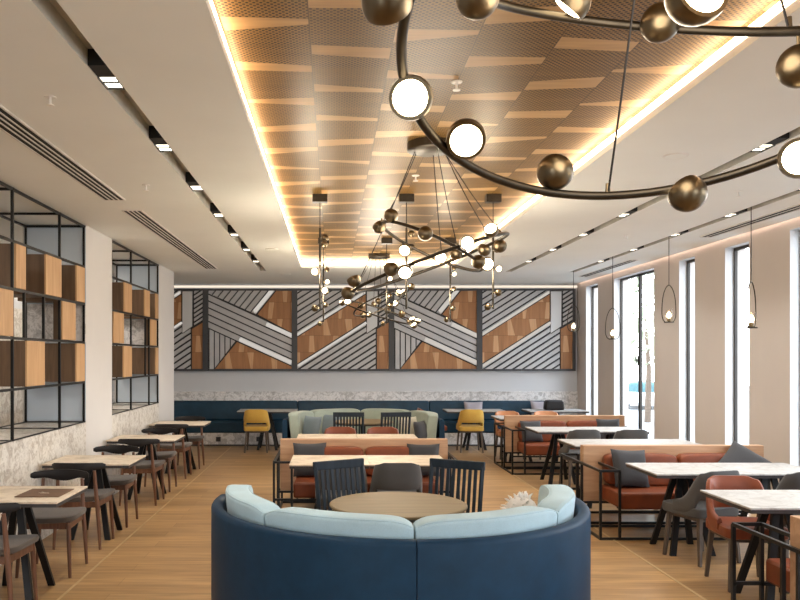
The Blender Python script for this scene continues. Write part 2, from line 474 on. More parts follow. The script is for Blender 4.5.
WINS = [(14.28, 14.95), (11.78, 13.46), (10.45, 10.93), (9.09, 9.65), (7.80, 8.28), (5.2, 6.6), (3.9, 4.4), (2.6, 3.1), (.4, 1.9)]
WZ0, WZ1 = .12, 3.05
wr = MB(); y = YB
for a, b_ in WINS:
    wr.box(XR, b_, 0, XR + .25, y, ZR)
    wr.box(XR, a, WZ1, XR + .25, b_, ZR); wr.box(XR, a, 0, XR + .25, b_, WZ0); y = a
wr.box(XR, YF, 0, XR + .25, y, ZR); struct('wall_right', wr, M['wall'])
for k, (a, b_) in enumerate(WINS):
    w = bpy.data.objects.new('window_%d' % (k + 1), None); C.objects.link(w); w.location = (XR, (a + b_) / 2, WZ0); w['kind'] = 'structure'
    w['label'] = 'tall window opening in the right wall'
    hw = (b_ - a) / 2; h = WZ1 - WZ0; x0 = .105; x1 = .14
    fr = MB(); fw = .03
    fr.box(x0, -hw, 0, x1, -hw + fw, h); fr.box(x0, hw - fw, 0, x1, hw, h); fr.box(x0, -hw, h - fw * 1.3, x1, hw, h); fr.box(x0, -hw, 0, x1, hw, fw)
    if hw > .5: fr.box(x0, -.04, 0, x1, .04, h)
    o = struct('window_frame', fr, M['window_metal'], w)
    gl = MB(); gl.quad((.125, -hw, 0), (.125, hw, 0), (.125, hw, h), (.125, -hw, h)); struct('window_glass', gl, M['glass'], w)
    rv = MB(); t = .004                                  # white lining of the reveal
    rv.box(0, -hw, 0, x0, -hw + t, h); rv.box(0, hw - t, 0, x0, hw, h); rv.box(0, -hw, h - t, x0, hw, h); rv.box(0, -hw, 0, x0, hw, t)
    struct('window_reveal', rv, M['reveal'], w)
    if k == 1:
        hd = MB(); hd.bar((.09, .02, 1.52), (.06, .02, 1.52), .02); hd.bar((.06, .02, 1.47), (.06, .02, 1.58), .018); hd.box(.09, 0, 1.44, .106, .04, 1.60)
        struct('window_handle', hd, M['window_metal'], w)

# left side: piers, marble dado, corridor end
PIERS = [(8.545, 9.55), (12.13, 13.27)]
for k, (a, b_) in enumerate(PIERS):
    struct('column', MB().box(-3.4, a, 0, XL, b_, ZR), M['pier'])
struct('column', MB().box(-3.4, 1.2, 0, XL, 2.2, ZR), M['pier'])
DZ = .985
dd = MB()
for a, b_ in ((2.2, 8.545), (9.55, 12.13)): dd.box(-3.4, a, 0, XL, b_, DZ)
struct('wall_left_dado', dd, M['marble'])
struct('wall_back_wainscot', MB().box(XLL, YB - .03, 0, XR, YB, 1.0), M['marble_grey'])
struct('trim_3', MB().box(XLL, YB - .05, 1.0, XR, YB, 1.015), M['marble_grey'])
lb = MB(); lb.box(-4.5, YB - .012, 3.078, XR, YB - .002, 3.118)
tag(obj('led_strip', lb, M['led_back'], smooth=0), 'thin glowing line where the back wall meets the ceiling', 'cove light')
lr = MB(); lr.box(XR - .045, 2, ZC + .04, XR - .01, YB - .15, ZC + .055)
tag(obj('led_strip', lr, M['led_wall'], smooth=0), 'hidden peach wall washer above the right wall', 'cove light')
sh = MB(); sh.box(XLL, YC, ZC + .12, XR, YB, ZC + .14); sh.box(XCR, YF, ZC + .12, XR, YB, ZC + .14); sh.box(XCR - .004, YF, ZC, XCR, YB, ZC + .13); sh.box(XLL, YC - .004, ZC, XCR, YC, ZC + .13)
struct('ceiling_shadow_gap', sh, M['ceiling'])

# ------------------------------------------------------------------ lattice screens with wooden boxes
ZL = [DZ, 1.423, 1.860, 2.276, 2.684, 3.125]
def screen(label, y0, y1, posts, boxes, shorts):
    t = thing('lattice_screen', label, 'shelving', (XL, (y0 + y1) / 2, DZ), 0, 'black lattice screens on the left wall')
    yc = (y0 + y1) / 2; xb = -.664; w = .022
    fr = MB()
    for xx in (-.015, xb + .015):
        for z in (ZL if xx > -.1 else (ZL[0], ZL[-1])): fr.box(xx - w / 2, y0 - yc, z - DZ - w / 2 + (.014 if z == DZ else 0), xx + w / 2, y1 - yc, z - DZ + w / 2)
        for p in posts: fr.box(xx - w / 2, p - yc - w / 2, 0, xx + w / 2, p - yc + w / 2, ZL[-1] - DZ)
    for p in posts:
        for z in (ZL[0], ZL[-1]): fr.box(xb, p - yc - w / 2, z - DZ - w / 2 + (.014 if z == DZ else 0), 0, p - yc + w / 2, z - DZ + w / 2)
    for p, i in shorts: fr.box(-.015 - w / 2, p - yc - w / 2, ZL[i] - DZ, -.015 + w / 2, p - yc + w / 2, ZL[i + 1] - DZ)
    obj('frame', fr, M['black_metal'], t, smooth=0)
    for i, a, b_ in boxes:
        bx = MB(); z0 = ZL[i] - DZ + .015; z1 = ZL[i + 1] - DZ - .015; g = .012; a2, b2 = a - yc + g, b_ - yc - g; x0, x1 = (-.09 if i == 2 else -.62), .004; k = .018
        bx.box(x1 - k, a2, z0, x1, b2, z1); bx.box(x0, a2, z0, x1 - k, a2 + k, z1); bx.box(x0, b2 - k, z0, x1 - k, b2, z1)
        bx.box(x0, a2 + k, z0, x1 - k, b2 - k, z0 + k); bx.box(x0, a2 + k, z1 - k, x1 - k, b2 - k, z1)
        bx.mi = [0] * 6 + [1] * 24
        obj('wooden_box', bx, [M['box_wood'], M['box_side']], t, bevel=.003, smooth=0)
    ep = MB(); e = y1 - yc
    ep.cur = 0; ep.box(xb, e - .02, .02, 0, e - .004, ZL[2] - DZ); ep.box(xb, e - .02, ZL[3] - DZ, 0, e - .004, ZL[-1] - DZ)
    ep.cur = 1; ep.box(xb, e - .02, ZL[2] - DZ, 0, e - .004, ZL[3] - DZ)
    o = obj('end_panel', ep, [M['frost'], M['marble_grey']], t, smooth=0); o['label'] = 'pale blue-grey end panel with a marble band'
    return t
screen('long black lattice screen with honey wood boxes before the first white pier', 2.2, 8.545, [2.25, 3.2, 4.33, 5.47, 6.617, 7.76, 8.52],
       [(3, 6.64, 6.88), (3, 7.33, 7.78), (3, 8.21, 8.51), (2, 5.95, 6.61), (2, 7.78, 8.21), (1, 6.88, 7.33), (1, 8.21, 8.51), (3, 5.5, 5.95), (1, 5.5, 5.95), (2, 4.8, 5.3), (3, 4.35, 4.8), (1, 4.35, 4.8)], [(6.87, 2), (7.33, 2)])
screen('short black lattice screen with honey wood boxes between the two white piers', 9.55, 12.13, [9.57, 10.5, 11.53, 12.105],
       [(3, 10.1, 10.5), (3, 11.2, 11.53), (3, 11.9, 12.1), (2, 9.6, 10.1), (2, 11.55, 11.96), (1, 10.06, 10.5), (1, 11.9, 12.1)], [(11.3, 2), (11.3, 1)])

# ------------------------------------------------------------------ back wall feature panels
def clip(poly, a, b, c):                                # keep a*x+b*z<=c
    out = []
    for i in range(len(poly)):
        p, q = poly[i], poly[(i + 1) % len(poly)]
        dp, dq = a * p[0] + b * p[1] - c, a * q[0] + b * q[1] - c
        if dp <= 0: out.append(p)
        if dp * dq < 0:
            t = dp / (dp - dq); out.append((p[0] + (q[0] - p[0]) * t, p[1] + (q[1] - p[1]) * t))
    return out
def between(poly, p, q, s0, s1):
    """part of poly between the parallels to p->q at signed distance s0..s1 (left of p->q positive)"""
    d = Vector(q) - Vector(p); d.normalize(); n = Vector((-d.y, d.x)); c0 = n.dot(Vector(p))
    r = clip(poly, n.x, n.y, c0 + s1); return clip(r, -n.x, -n.y, -(c0 + s0)) if len(r) > 2 else []
YP = YB - .10                                           # panel front plane
PZ0, PZ1 = 1.424, 3.045
def panel(kind, x0, x1, label):
    t = thing('feature_panel', label, 'wall panel', ((x0 + x1) / 2, YB - .002, PZ0), 0, 'striped wood and louvre panels on the back wall')
    ox = -(x0 + x1) / 2; W = x1 - x0; fw = .055; H = PZ1 - PZ0
    def P(px, py, g): # crop pixel to panel coordinate
        gx0, gx1, gy0, gy1 = g
        return (x0 + fw + (px - gx0) / (gx1 - gx0) * (W - 2 * fw) + ox, H - .035 - (py - gy0) / (gy1 - gy0) * (H - .075))
    bk = MB(); bk.box(x0 + ox, -.05, 0, x1 + ox, 0, H); obj('backing', bk, M['slat_back'], t, smooth=0)
    fr = MB(); d0, d1 = -.115, -.05
    fr.box(x0 + ox, d0, 0, x0 + ox + fw, d1, H); fr.box(x1 + ox - fw, d0, 0, x1 + ox, d1, H)
    fr.box(x0 + ox + fw, d0, 0, x1 + ox - fw, d1, .04); fr.box(x0 + ox + fw, d0, H - .035, x1 + ox - fw, d1, H)
    obj('frame', fr, M['charcoal'], t, smooth=0)
    def slats(name, poly, p, q, pitch, gap, first=0, mat='slat_grey', n=30, y0=-.095):
        mb = MB()
        for i in range(n):
            r = between(poly, p, q, first + i * pitch, first + (i + 1) * pitch - gap)
            if len(r) > 2: mb.prism(r, y0 + .004 * (i % 2), -.05, 'Y')
        if mb.v: return obj(name, mb, M[mat], t, smooth=0)
    def flat(name, poly, mat, y0=-.075):
        xa, xb_ = x0 + ox + fw, x1 + ox - fw
        for cc in ((1, 0, xb_), (-1, 0, -xa), (0, 1, H - .036), (0, -1, -.041)): poly = clip(poly, *cc)
        mb = MB(); mb.prism(poly, y0, -.05, 'Y'); return obj(name, mb, M[mat], t, smooth=0)
    if kind == 'A':
        g = (50, 580, 58, 555); p = lambda a, b: P(a, b, g)
        UL, UR, LL, LR = p(50, 72), p(580, 333), p(50, 292), p(580, 533)
        band = [LL, LR, UR, UL]
        wd = (Vector(UL) - Vector(LL)).length
        hgt = abs((Vector(UR) - Vector(UL)).cross(Vector(LL) - Vector(UL))) / (Vector(UR) - Vector(UL)).length
        slats('louvre_band', between(band, LL, LR, 0, 9), LL, LR, hgt / 5, .025)
        sp = hgt / 5
        def lit(a, b, s0, s1, u0, u1):
            A = Vector(a) + (Vector(b) - Vector(a)) * u0; B = Vector(a) + (Vector(b) - Vector(a)) * u1
            d = (Vector(b) - Vector(a)).normalized(); n = Vector((-d.y, d.x))
            return [tuple(A + n * s0), tuple(B + n * s0), tuple(B + n * s1), tuple(A + n * s1)]
        flat('baked_glow_slat', lit(LL, LR, .006, sp - .036, .36, .985), 'slat_glow', -.098)  # emissive faces stand in for light falling on the outer louvres
        flat('baked_glow_slat', lit(LL, LR, 4 * sp + .006, 5 * sp - .036, .56, .985), 'slat_glow', -.098)
        tri = [UL, p(352, 208), p(478, 58), p(62, 58)]
        slats('louvre_corner', [UL, p(350, 207), p(472, 58), p(52, 58)], p(350, 207), p(472, 58), .115, .026)
        A_, B_ = p(350, 207), p(472, 58)
        flat('baked_glow_slat', lit(A_, B_, .008, .085, .03, .97), 'slat_glow', -.099)
        flat('wood_inlay', [p(362, 208), p(580, 325), p(580, 58), p(482, 58)], 'perf_wall')
        slats('louvre_vertical', [p(50, 300), p(220, 378), p(85, 555), p(50, 555)], p(50, 600), p(50, 200), .105, .024, first=-1.05, n=11)
        flat('wood_inlay', [p(232, 384), p(580, 541), p(580, 555), p(92, 555)], 'perf_wall')
    else:
        g = (25, 600, 68, 562); p = lambda a, b: P(a, b, g)
        a0, a1, b0, b1 = p(25, 355), p(455, 85), p(25, 535), p(455, 262)
        slats('louvre_corner', [a0, a1, p(455, 68), p(25, 68)], a0, a1, .105, .03)
        def lit(a, b, s0, s1):
            a, b = Vector(a), Vector(b); d = (b - a).normalized(); n = Vector((-d.y, d.x)); return [tuple(a + n * s0), tuple(b + n * s0), tuple(b + n * s1), tuple(a + n * s1)]
        flat('baked_glow_slat', lit(a0, a1, .004, .05), 'slat_glow', -.099)  # same painted-in glow along both edges of the wood band
        flat('baked_glow_slat', lit(b0, b1, -.004, -.05), 'slat_glow', -.099)
        flat('wood_inlay', [p(25, 362), p(25, 528), p(455, 255), p(455, 92)], 'perf_wall')
        slats('louvre_corner', [b0, p(25, 562), p(518, 562), p(518, 308), p(462, 342), p(455, 268)], b1, b0, .105, .035)
        flat('white_panel', [p(464, 335), p(528, 292), p(530, 72), p(464, 72)], 'reveal', -.085)
        slats('louvre_side', [p(542, 285), p(600, 250), p(600, 68), p(542, 68)], a0, a1, .075, .034, first=-1.5, n=40)
        flat('wood_inlay', [p(527, 562), p(600, 562), p(600, 268), p(527, 310)], 'perf_wall')
    return t
sx = lambda px: (px - PX) * 15.4 / F
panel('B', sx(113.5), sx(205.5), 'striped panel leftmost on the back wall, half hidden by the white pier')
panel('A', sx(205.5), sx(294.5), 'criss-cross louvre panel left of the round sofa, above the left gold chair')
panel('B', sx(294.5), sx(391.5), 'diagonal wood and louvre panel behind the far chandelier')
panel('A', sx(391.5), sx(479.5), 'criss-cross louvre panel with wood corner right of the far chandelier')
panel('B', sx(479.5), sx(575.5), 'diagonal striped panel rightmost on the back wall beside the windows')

# ------------------------------------------------------------------ furniture
def make_trestle(top_mat, lx, ly, label, cat, loc, group, spread=(.17, .21), name='dining_table'):
    t = thing(name, label, cat, loc, 0, group); h = .72
    tp = MB(); tp.box(-lx / 2, -ly / 2, h - .014, lx / 2, ly / 2, h); obj('tabletop', tp, M[top_mat], t, bevel=.003, smooth=0)
    ed = MB(); ed.box(-lx / 2 + .004, -ly / 2 + .004, h - .038, lx / 2 - .004, ly / 2 - .004, h - .0145); obj('underside_board', ed, M['top_edge'], t, smooth=0)
    hb = MB(); hb.box(-.11, -.14, h - .055, .11, .14, h - .039); obj('mounting_plate', hb, M['black_metal'], t, smooth=0)
    for sx_ in (-1, 1):
        for sy in (-1, 1):
            lg = MB(); lg.bar((sx_ * .035, sy * .05, h - .055), (sx_ * spread[0], sy * spread[1], 0.0), .05, .03)
            for i, v in enumerate(lg.v):
                if v[2] < .06: lg.v[i] = (v[0], v[1], 0)
            obj('leg', lg, M['black_metal'], t, smooth=0)
    return t

def make_elbow_chair(label, loc, rz, group):
    t = thing('dining_chair', label, 'chair', loc, rz, group)
    st = MB(); st.superbox((0, .01, .44), (.47, .44, .055), .35, 28, 10)
    for i, (x, y_, z) in enumerate(st.v): st.v[i] = (x * (1 + .05 * (y_ / .22)), y_, z + .03 * (x / .235) ** 2 * .6)
    obj('seat', st, M['seat_brown'], t)
    sf = MB()
    for a, b_ in (((-.185, .175), (.185, .175)), ((-.165, -.19), (.165, -.19)), ((-.185, .175), (-.165, -.19)), ((.185, .175), (.165, -.19))):
        sf.bar((*a, .395), (*b_, .395), .024, .05)
    obj('seat_frame', sf, M['walnut'], t, smooth=0)
    for s in (-1, 1):
        l = MB(); l.path([(s * .205, .205, 0), (s * .192, .19, .25), (s * .185, .18, .42)], [.012, .018, .017], 10); obj('leg', l, M['walnut'], t)
        l = MB(); l.path([(s * .205, -.205, 0), (s * .19, -.205, .25), (s * .172, -.205, .45), (s * .16, -.228, .70)], [.012, .018, .019, .014], 10); obj('leg', l, M['walnut'], t)
    rl = MB(); n = 20; vs = []
    for i in range(n + 1):
        u = -1 + 2 * i / n; x = .238 * u; yb = -.255 + .10 * u * u; c = 1 - abs(u) ** 2.2
        top = .772 - .012 * u * u; bot = .705 - .030 * max(0, math.cos(u * PI * .9)); th = .024
        e = .6 if abs(u) == 1 else 1
        m_ = (top + bot) / 2; hh = (top - bot) / 2 * e
        for k in range(10):
            a = 2 * PI * k / 10
            vs.append((x, yb + th / 2 * e * math.copysign(abs(math.cos(a)) ** .6, math.cos(a)), m_ + hh * math.copysign(abs(math.sin(a)) ** .6, math.sin(a))))
    fs = [(i * 10 + k, i * 10 + (k + 1) % 10, (i + 1) * 10 + (k + 1) % 10, (i + 1) * 10 + k) for i in range(n) for k in range(10)]
    fs += [tuple(range(10)), tuple(n * 10 + k for k in range(10))]
    rl.add(vs, fs); obj('backrest', rl, M['rail_dark'], t)
    return t

def make_tub_chair(label, loc, rz, group, mat, legmat):
    t = thing('tub_chair', label, 'chair', loc, rz, group)
    st = MB(); st.superbox((0, .015, .425), (.45, .46, .095), .28, 32, 12); obj('seat', st, M[mat], t)
    fr = MB(); fr.box(-.185, -.185, .355, .185, .185, .385); obj('seat_frame', fr, M[legmat], t, smooth=0)
    sh_ = MB(); n = 44; pr = []
    def sm(a, b, x): x = min(1, max(0, (x - a) / (b - a))); return x * x * (3 - 2 * x)
    rows = 7; vs = []
    for i in range(n + 1):
        a = R(-98 + 196 * i / n); c = abs(math.degrees(a))
        top = .775 - .02 * sm(20, 44, c) - .25 * sm(46, 99, c); bot = .535 - .125 * sm(46, 66, c)
        bot = min(bot, top - .05)
        e = .62
        for side in (0, 1):
            for j in range(rows):
                v = j / (rows - 1) if side == 0 else 1 - j / (rows - 1)
                z = bot + (top - bot) * v
                lean = (z - .42) * .12
                rx = .213 + lean * .15; ry = .215 + lean
                px = math.copysign(abs(math.sin(a)) ** e, a) * rx; py = -math.copysign(abs(math.cos(a)) ** e, math.cos(a)) * ry
                thk = .021 * (1 - .55 * abs(2 * v - 1) ** 6)
                k = 1 + (thk if side == 0 else -thk) / .225
                vs.append((px * k, py * k, z))
    m_ = 2 * rows
    fs = [(i * m_ + j, i * m_ + (j + 1) % m_, (i + 1) * m_ + (j + 1) % m_, (i + 1) * m_ + j) for i in range(n) for j in range(m_)]
    fs += [tuple(range(m_)), tuple(n * m_ + j for j in range(m_))]
    sh_.add(vs, fs); obj('backrest', sh_, M[mat], t, smooth=60)
    for sx_ in (-1, 1):
        for sy in (-1, 1):
            l = MB(); l.bar((sx_ * .17, sy * .17, .39), (sx_ * .198, sy * .205, 0), .036, .036, .026, .026)
            for i, v in enumerate(l.v):
                if v[2] < .03: l.v[i] = (v[0], v[1], 0)
            obj('leg', l, M[legmat], t, bevel=.003, smooth=0)
    return t

def make_slat_chair(label, loc, rz, group):
    t = thing('slat_back_chair', label, 'chair', loc, rz, group); m = M['slat_paint']
    st = MB(); st.superbox((0, .01, .445), (.44, .42, .04), .22, 28, 8); obj('seat', st, m, t)
    ap = MB()
    for a, b_ in (((-.19, .18), (.19, .18)), ((-.19, -.19), (.19, -.19)), ((-.19, .18), (-.19, -.19)), ((.19, .18), (.19, -.19))): ap.bar((*a, .395), (*b_, .395), .022, .06)
    obj('apron', ap, m, t, smooth=0)
    for s in (-1, 1):
        l = MB(); l.bar((s * .19, .18, .43), (s * .195, .19, 0), .036, .036, .028, .028); obj('leg', l, m, t, bevel=.003, smooth=0)
        l = MB(); l.path([(s * .20, -.225, 0), (s * .20, -.19, .43), (s * .205, -.225, .70), (s * .207, -.262, .90)], .0185, 4); obj('leg', l, m, t, bevel=.003, smooth=0)
    tr_ = MB(); tr_.bar((-.224, -.258, .873), (.224, -.258, .873), .030, .066); obj('top_rail', tr_, m, t, bevel=.006, smooth=0)
    lr_ = MB(); lr_.bar((-.19, -.196, .50), (.19, -.196, .50), .022, .04); obj('lower_rail', lr_, m, t, bevel=.003, smooth=0)
    for i in range(8):
        x = -.155 + .31 * i / 7; s_ = MB(); s_.bar((x, -.196, .51), (x, -.227, .70), .024, .012); s_.bar((x, -.227, .70), (x, -.252, .845), .024, .012); obj('back_slat', s_, m, t, smooth=0)
    return t

BW = 1.88
def make_bench(label, loc, group):
    t = thing('double_bench', label, 'bench', loc, 0, group); hx = BW / 2; D = .62
    pn = MB(); pn.box(-hx + .035, -.05, .24, hx - .035, .05, .812); obj('back_panel', pn, M['panel_wood'], t, bevel=.004, smooth=0)
    for s in (-1, 1):
        sf = MB(); w = .022
        x = s * (hx - .011)
        sf.bar((x, -D, .64), (x, D, .64), w, w)
        sf.bar((x, -D, .011), (x, D, .011), w, w)
        for yy in (-D, -.075, .075, D): sf.bar((x, yy, 0), (x, yy, .64), w, w)
        x2 = s * (hx - .19)
        for yy in (-1, 1):
            sf.bar((x, yy * D, .64), (x2, yy * D, .64), w, w); sf.bar((x2, yy * D, .0), (x2, yy * D, .64), w, w); sf.bar((x2, yy * D, .64), (x2, yy * .06, .64), w, w)
            sf.bar((x, yy * D, .265), (x2, yy * D, .265), w, w)
        obj('arm_frame', sf, M['black_metal'], t, smooth=0)
    bf = MB()
    for yy in (-D, D): bf.bar((-hx + .19, yy, .262), (hx - .19, yy, .262), .022, .022); bf.bar((-hx, yy, .011), (hx, yy, .011), .022, .022)
    for yy in (-.075, .075): bf.bar((-hx, yy, .25), (hx, yy, .25), .022, .022); bf.bar((-hx, yy, .011), (hx, yy, .011), .022, .022)
    obj('base_frame', bf, M['black_metal'], t, smooth=0)
    for yy in (-1, 1):
        st = MB(); y0, y1 = sorted((yy * .065, yy * (D - .005))); st.box(-hx + .205, y0, .276, hx - .205, y1, .43); o = obj('seat', st, M['rust'], t, bevel=.022)
        for k in (-1, 1):
            w = (BW - .42) / 2
            bc = MB(); bc.superbox((k * w / 2, yy * .125, .585), (w - .01, .15, .31), .3, 32, 16, None)
            for i, v in enumerate(bc.v): bc.v[i] = (v[0], v[1] - yy * (v[2] - .58) * .16, v[2])
            obj('back_cushion', bc, M['rust'], t)
    return t

def make_pillow(label, loc, rot, mat, size=.42, thick=.15, group=None, cat='pillow'):
    mb = MB(); mb.pillow(size, size, thick)
    o = obj('throw_pillow', mb, M[mat], None, loc, rot, smooth=80)
    return tag(o, label, cat, group)

def make_curved_sofa(label, loc, rz, group, cush):
    t = thing('curved_sofa', label, 'sofa', loc, rz, group)
    def rnd(r0, r1, z0, z1, rad, n=5):
        pts = []
        for cx_, cz_, a0 in ((r1 - rad, z0 + rad, -90), (r1 - rad, z1 - rad, 0), (r0 + rad, z1 - rad, 90), (r0 + rad, z0 + rad, 180)):
            for k in range(n + 1): a = R(a0 + 90 * k / n); pts.append((cx_ + rad * math.cos(a), cz_ + rad * math.sin(a)))
        return pts
    prof = rnd(1.160, 1.237, .05, .752, .034)
    for s in (-1, 1):
        sh_ = MB(); sh_.sector(prof, R(s * .12), R(s * 97), 40); obj('shell', sh_, M['navy'], t, bevel=0, smooth=60)
    bs = MB(); bs.sector([(.66, 0), (1.21, 0), (1.21, .05), (.66, .05)], R(-95), R(95), 40); obj('plinth', bs, M['charcoal'], t, smooth=30)
    for s in (-1, 1):
        for a, b_ in ((.4, 49.2), (49.8, 96)):
            se = MB(); se.sector(rnd(.60, 1.118, .06, .43, .04), R(s * a), R(s * b_), 16); obj('seat_cushion', se, M['sage'], t, smooth=60)
    def cfn(r, z, u):
        e = 1 - abs(2 * u - 1) ** 20
        k = .88 + .12 * e; zc, rc = .64, 1.055
        puff = 1 + .05 * math.sin(PI * u)
        return rc + (r - rc) * k * puff - (z - .64) * -.10, .435 + (z - .435) * (.90 + .10 * (1 - abs(2 * u - 1) ** 8))
    for s in (-1, 1):
        bd = 46.5 if s < 0 else 50
        for a, b_ in ((.3, bd), (bd + .7, 97)):
            cu = MB(); cu.sector(rnd(.965, 1.125, .435, .842, .03, 6), R(s * a), R(s * b_), 28, cfn); cu = obj('back_cushion', cu, M[cush], t, smooth=60)
            for rr_ in (.974, 1.116):
                pts = []
                for k in range(25):
                    u = .012 + .976 * k / 24; rc_, zc_ = cfn(rr_, .834, u); an = R(s * (a + (b_ - a) * u)); pts.append((rc_ * math.sin(an), -rc_ * math.cos(an), zc_))
                pp = MB(); pp.path(pts, .0045, 6); obj('piping', pp, M[cush], cu)
    return t

def make_round_table(label, loc, group):
    t = thing('round_table', label, 'table', loc, 0, group)
    tp = MB(); tp.lathe([(0, .70), (.452, .70), (.46, .705), (.46, .715), (.452, .72), (0, .72)], 64); obj('tabletop', tp, M['oak'], t, smooth=30)
    ed = MB(); ed.lathe([(0, .680), (.44, .680), (.448, .699), (0, .6995)], 48); obj('underside_board', ed, M['top_edge'], t, smooth=30)
    cl = MB(); cl.lathe([(0, .03), (.04, .03), (.04, .68), (0, .68)], 20); obj('column_leg', cl, M['black_metal'], t)
    ft = MB(); ft.lathe([(0, 0), (.25, 0), (.25, .012), (.05, .035), (0, .035)], 40); obj('foot_plate', ft, M['black_metal'], t)
    return t

# --- left row
GL, GT = 'elbow chairs along the left wall', 'small beige tables along the left wall'
LT = [(5.60, 'beige table nearest the camera on the left wall, brown menu on it'),
      (7.46, 'second beige table along the left wall, just before the first white pier'),
      (9.50, 'third beige table along the left wall, beside the short lattice screen'),
      (11.60, 'farthest beige table on the left, beside the second white pier')]
t0 = None
for yy, lab in LT:
    if t0 is None: t0 = make_trestle('top_beige', .80, .66, lab, 'table', (-2.265, yy, 0), GT)
    else: dup(t0, lab, (-2.265, yy, 0))
LC = [(5.20, 0, 'elbow chair cut by the left edge, back to the camera at the menu table'),
      (6.21, PI, 'elbow chair facing the camera behind the menu table'),
      (7.09, 0, 'elbow chair with its back to the camera at the second left table'),
      (7.98, PI, 'elbow chair facing the camera behind the second left table'),
      (9.12, 0, 'elbow chair with its back to the camera at the third left table'),
      (10.02, PI, 'elbow chair facing the camera behind the third left table'),
      (11.08, 0, 'elbow chair with its back to the camera at the farthest left table'),
      (12.03, PI, 'elbow chair facing the camera behind the farthest left table')]
c0 = None
for k, (yy, rz, lab) in enumerate(LC):
    x = -2.25 + (.02 if k % 3 == 1 else -.01)
    if c0 is None: c0 = make_elbow_chair(lab, (x, yy, 0), rz, GL)
    else: dup(c0, lab, (x, yy, 0), rz)
mn = thing('menu_folder', 'flat brown menu folder lying on the nearest left table', 'menu', (-2.07, 5.61, .72), 0)
mb = MB(); mb.box(-.155, -.165, 0, .155, .165, .006); obj('cover', mb, M['menu'], mn, bevel=.002, smooth=0)
mb = MB(); mb.box(-.045, -.012, .0061, .03, -.006, .0066); mb.box(-.02, -.04, .0061, .045, -.035, .0066); mb.bar((-.03, .02, .0063), (0, -.01, .0063), .006, .0005); obj('print', mb, M['ink_white'], mn, smooth=0)

# --- centre
SX, SY = .432, 5.25
make_curved_sofa('round-backed navy sofa with pale blue cushions in the foreground', (SX, SY, 0), 0, 'curved sofas', 'blue_cushion')
make_curved_sofa('far round-backed sofa with pale sage cushions in front of the back wall', (.46, 11.95, 0), PI, 'curved sofas', 'sage')
rt = make_round_table('round oak table inside the foreground navy sofa', (.436, 5.23, 0), 'round tables')
dup(rt, 'round oak table inside the far sage sofa', (.46, 11.92, 0))
GS = 'dark slat-back chairs'
s0 = make_slat_chair('dark slat-back chair left of centre behind the foreground round table', (.175, 5.79, 0), PI + .53, GS)
dup(s0, 'dark slat-back chair right of centre behind the foreground round table', (.825, 5.79, 0), PI - .53)
dup(s0, 'small dark slat-back chair left at the far sage sofa', (.225, 11.47, 0), 0)
dup(s0, 'small dark slat-back chair right at the far sage sofa', (.865, 11.47, 0), .16)
fl = MB(); fl.superbox((0, 0, .18), (.22, .16, .34), .7, 20, 14, Euler((R(-10), 0, 0)).to_matrix()); rr = random.Random(3)
for k in range(110):
    a, b_ = rr.uniform(0, 2 * PI), rr.uniform(-.3, 1.5); d = Vector((math.cos(a) * math.cos(b_), math.sin(a) * math.cos(b_), math.sin(b_)))
    p = Vector((0, .02, .19)) + Vector((d.x * .10, d.y * .07, d.z * .155)); q = p + d * rr.uniform(.02, .05) + Vector((rr.uniform(-.02, .02), rr.uniform(-.02, .02), 0)); fl.path([p, (p + q) / 2 + Vector((0, 0, .006)), q], [.011, .008, .002], 5)
tag(obj('fluffy_cushion', fl, M['fluff'], None, (1.23, 5.08, .435), smooth=60), 'white fluffy cushion sitting up inside the foreground sofa, right side', 'cushion')

GTM = 'double tables at the benches'
def table_pair(x0, y0, y1, labs):
    for k in range(len(labs)):
        lx = .732
        dup(TP, labs[k], (x0 + lx * (k + .5) + .004 * k, (y0 + y1) / 2, 0), 0, GTM)
TP = make_trestle('top_beige', .732, .70, 'pale table left half in front of the centre bench, behind the slat-back chairs', 'table', (-.40 + .366, 7.445, 0), GTM)
table_pair(.332, 7.095, 7.795, ['pale table right half in front of the centre bench, behind the slat-back chairs'])
table_pair(-.44, 9.24, 9.93, ['pale table left half on the far side of the centre bench', 'pale table right half on the far side of the centre bench'])
TP = make_trestle('marble_white', .732, .70, 'aisle half of the white table before the farthest right-hand bench', 'table', (2.70 + .366, 10.61, 0), GTM)
table_pair(3.436, 10.25, 10.97, ['window half of the white table before the farthest right-hand bench'])
table_pair(2.65, 12.40, 13.08, ['aisle half of the white table behind the farthest right-hand bench', 'window half of the white table behind the farthest right-hand bench'])
table_pair(2.71, 6.54, 7.22, ['aisle half of the white table before the middle right-hand bench', 'window half of the white table before the middle right-hand bench'])
table_pair(2.68, 8.62, 9.32, ['aisle half of the white table behind the middle right-hand bench', 'window half of the white table behind the middle right-hand bench'])
table_pair(2.71, 5.08, 5.74, ['aisle half of the nearest white table on the right, before the rust chairs', 'window half of the nearest white table, cut by the right edge'])
GB = 'double-sided rust benches'
b0 = make_bench('double-sided bench with oak back in the centre of the room', (.335, 8.47, 0), GB)
dup(b0, 'double-sided bench with oak back, farthest on the right by the windows', (3.52, 11.88, 0))
dup(b0, 'double-sided bench with oak back, middle of the right-hand row', (3.415, 7.87, 0))
dup(b0, 'double-sided bench cut by the right edge in the foreground', (3.47, 4.33, 0))
GP = 'dark slate pillows on the benches'
make_pillow('dark slate pillow at the left end of the centre bench', (-.24, 8.24, .437), (R(-14), 0, .1), 'pillow_dark', .36, .13, GP)
make_pillow('dark slate pillow at the right end of the centre bench', (.955, 8.24, .437), (R(-14), 0, -.08), 'pillow_dark', .35, .13, GP)
make_pillow('dark slate pillow at the aisle end of the middle right-hand bench', (2.90, 7.55, .437), (R(-18), R(3), .2), 'pillow_dark', .375, .14, GP)
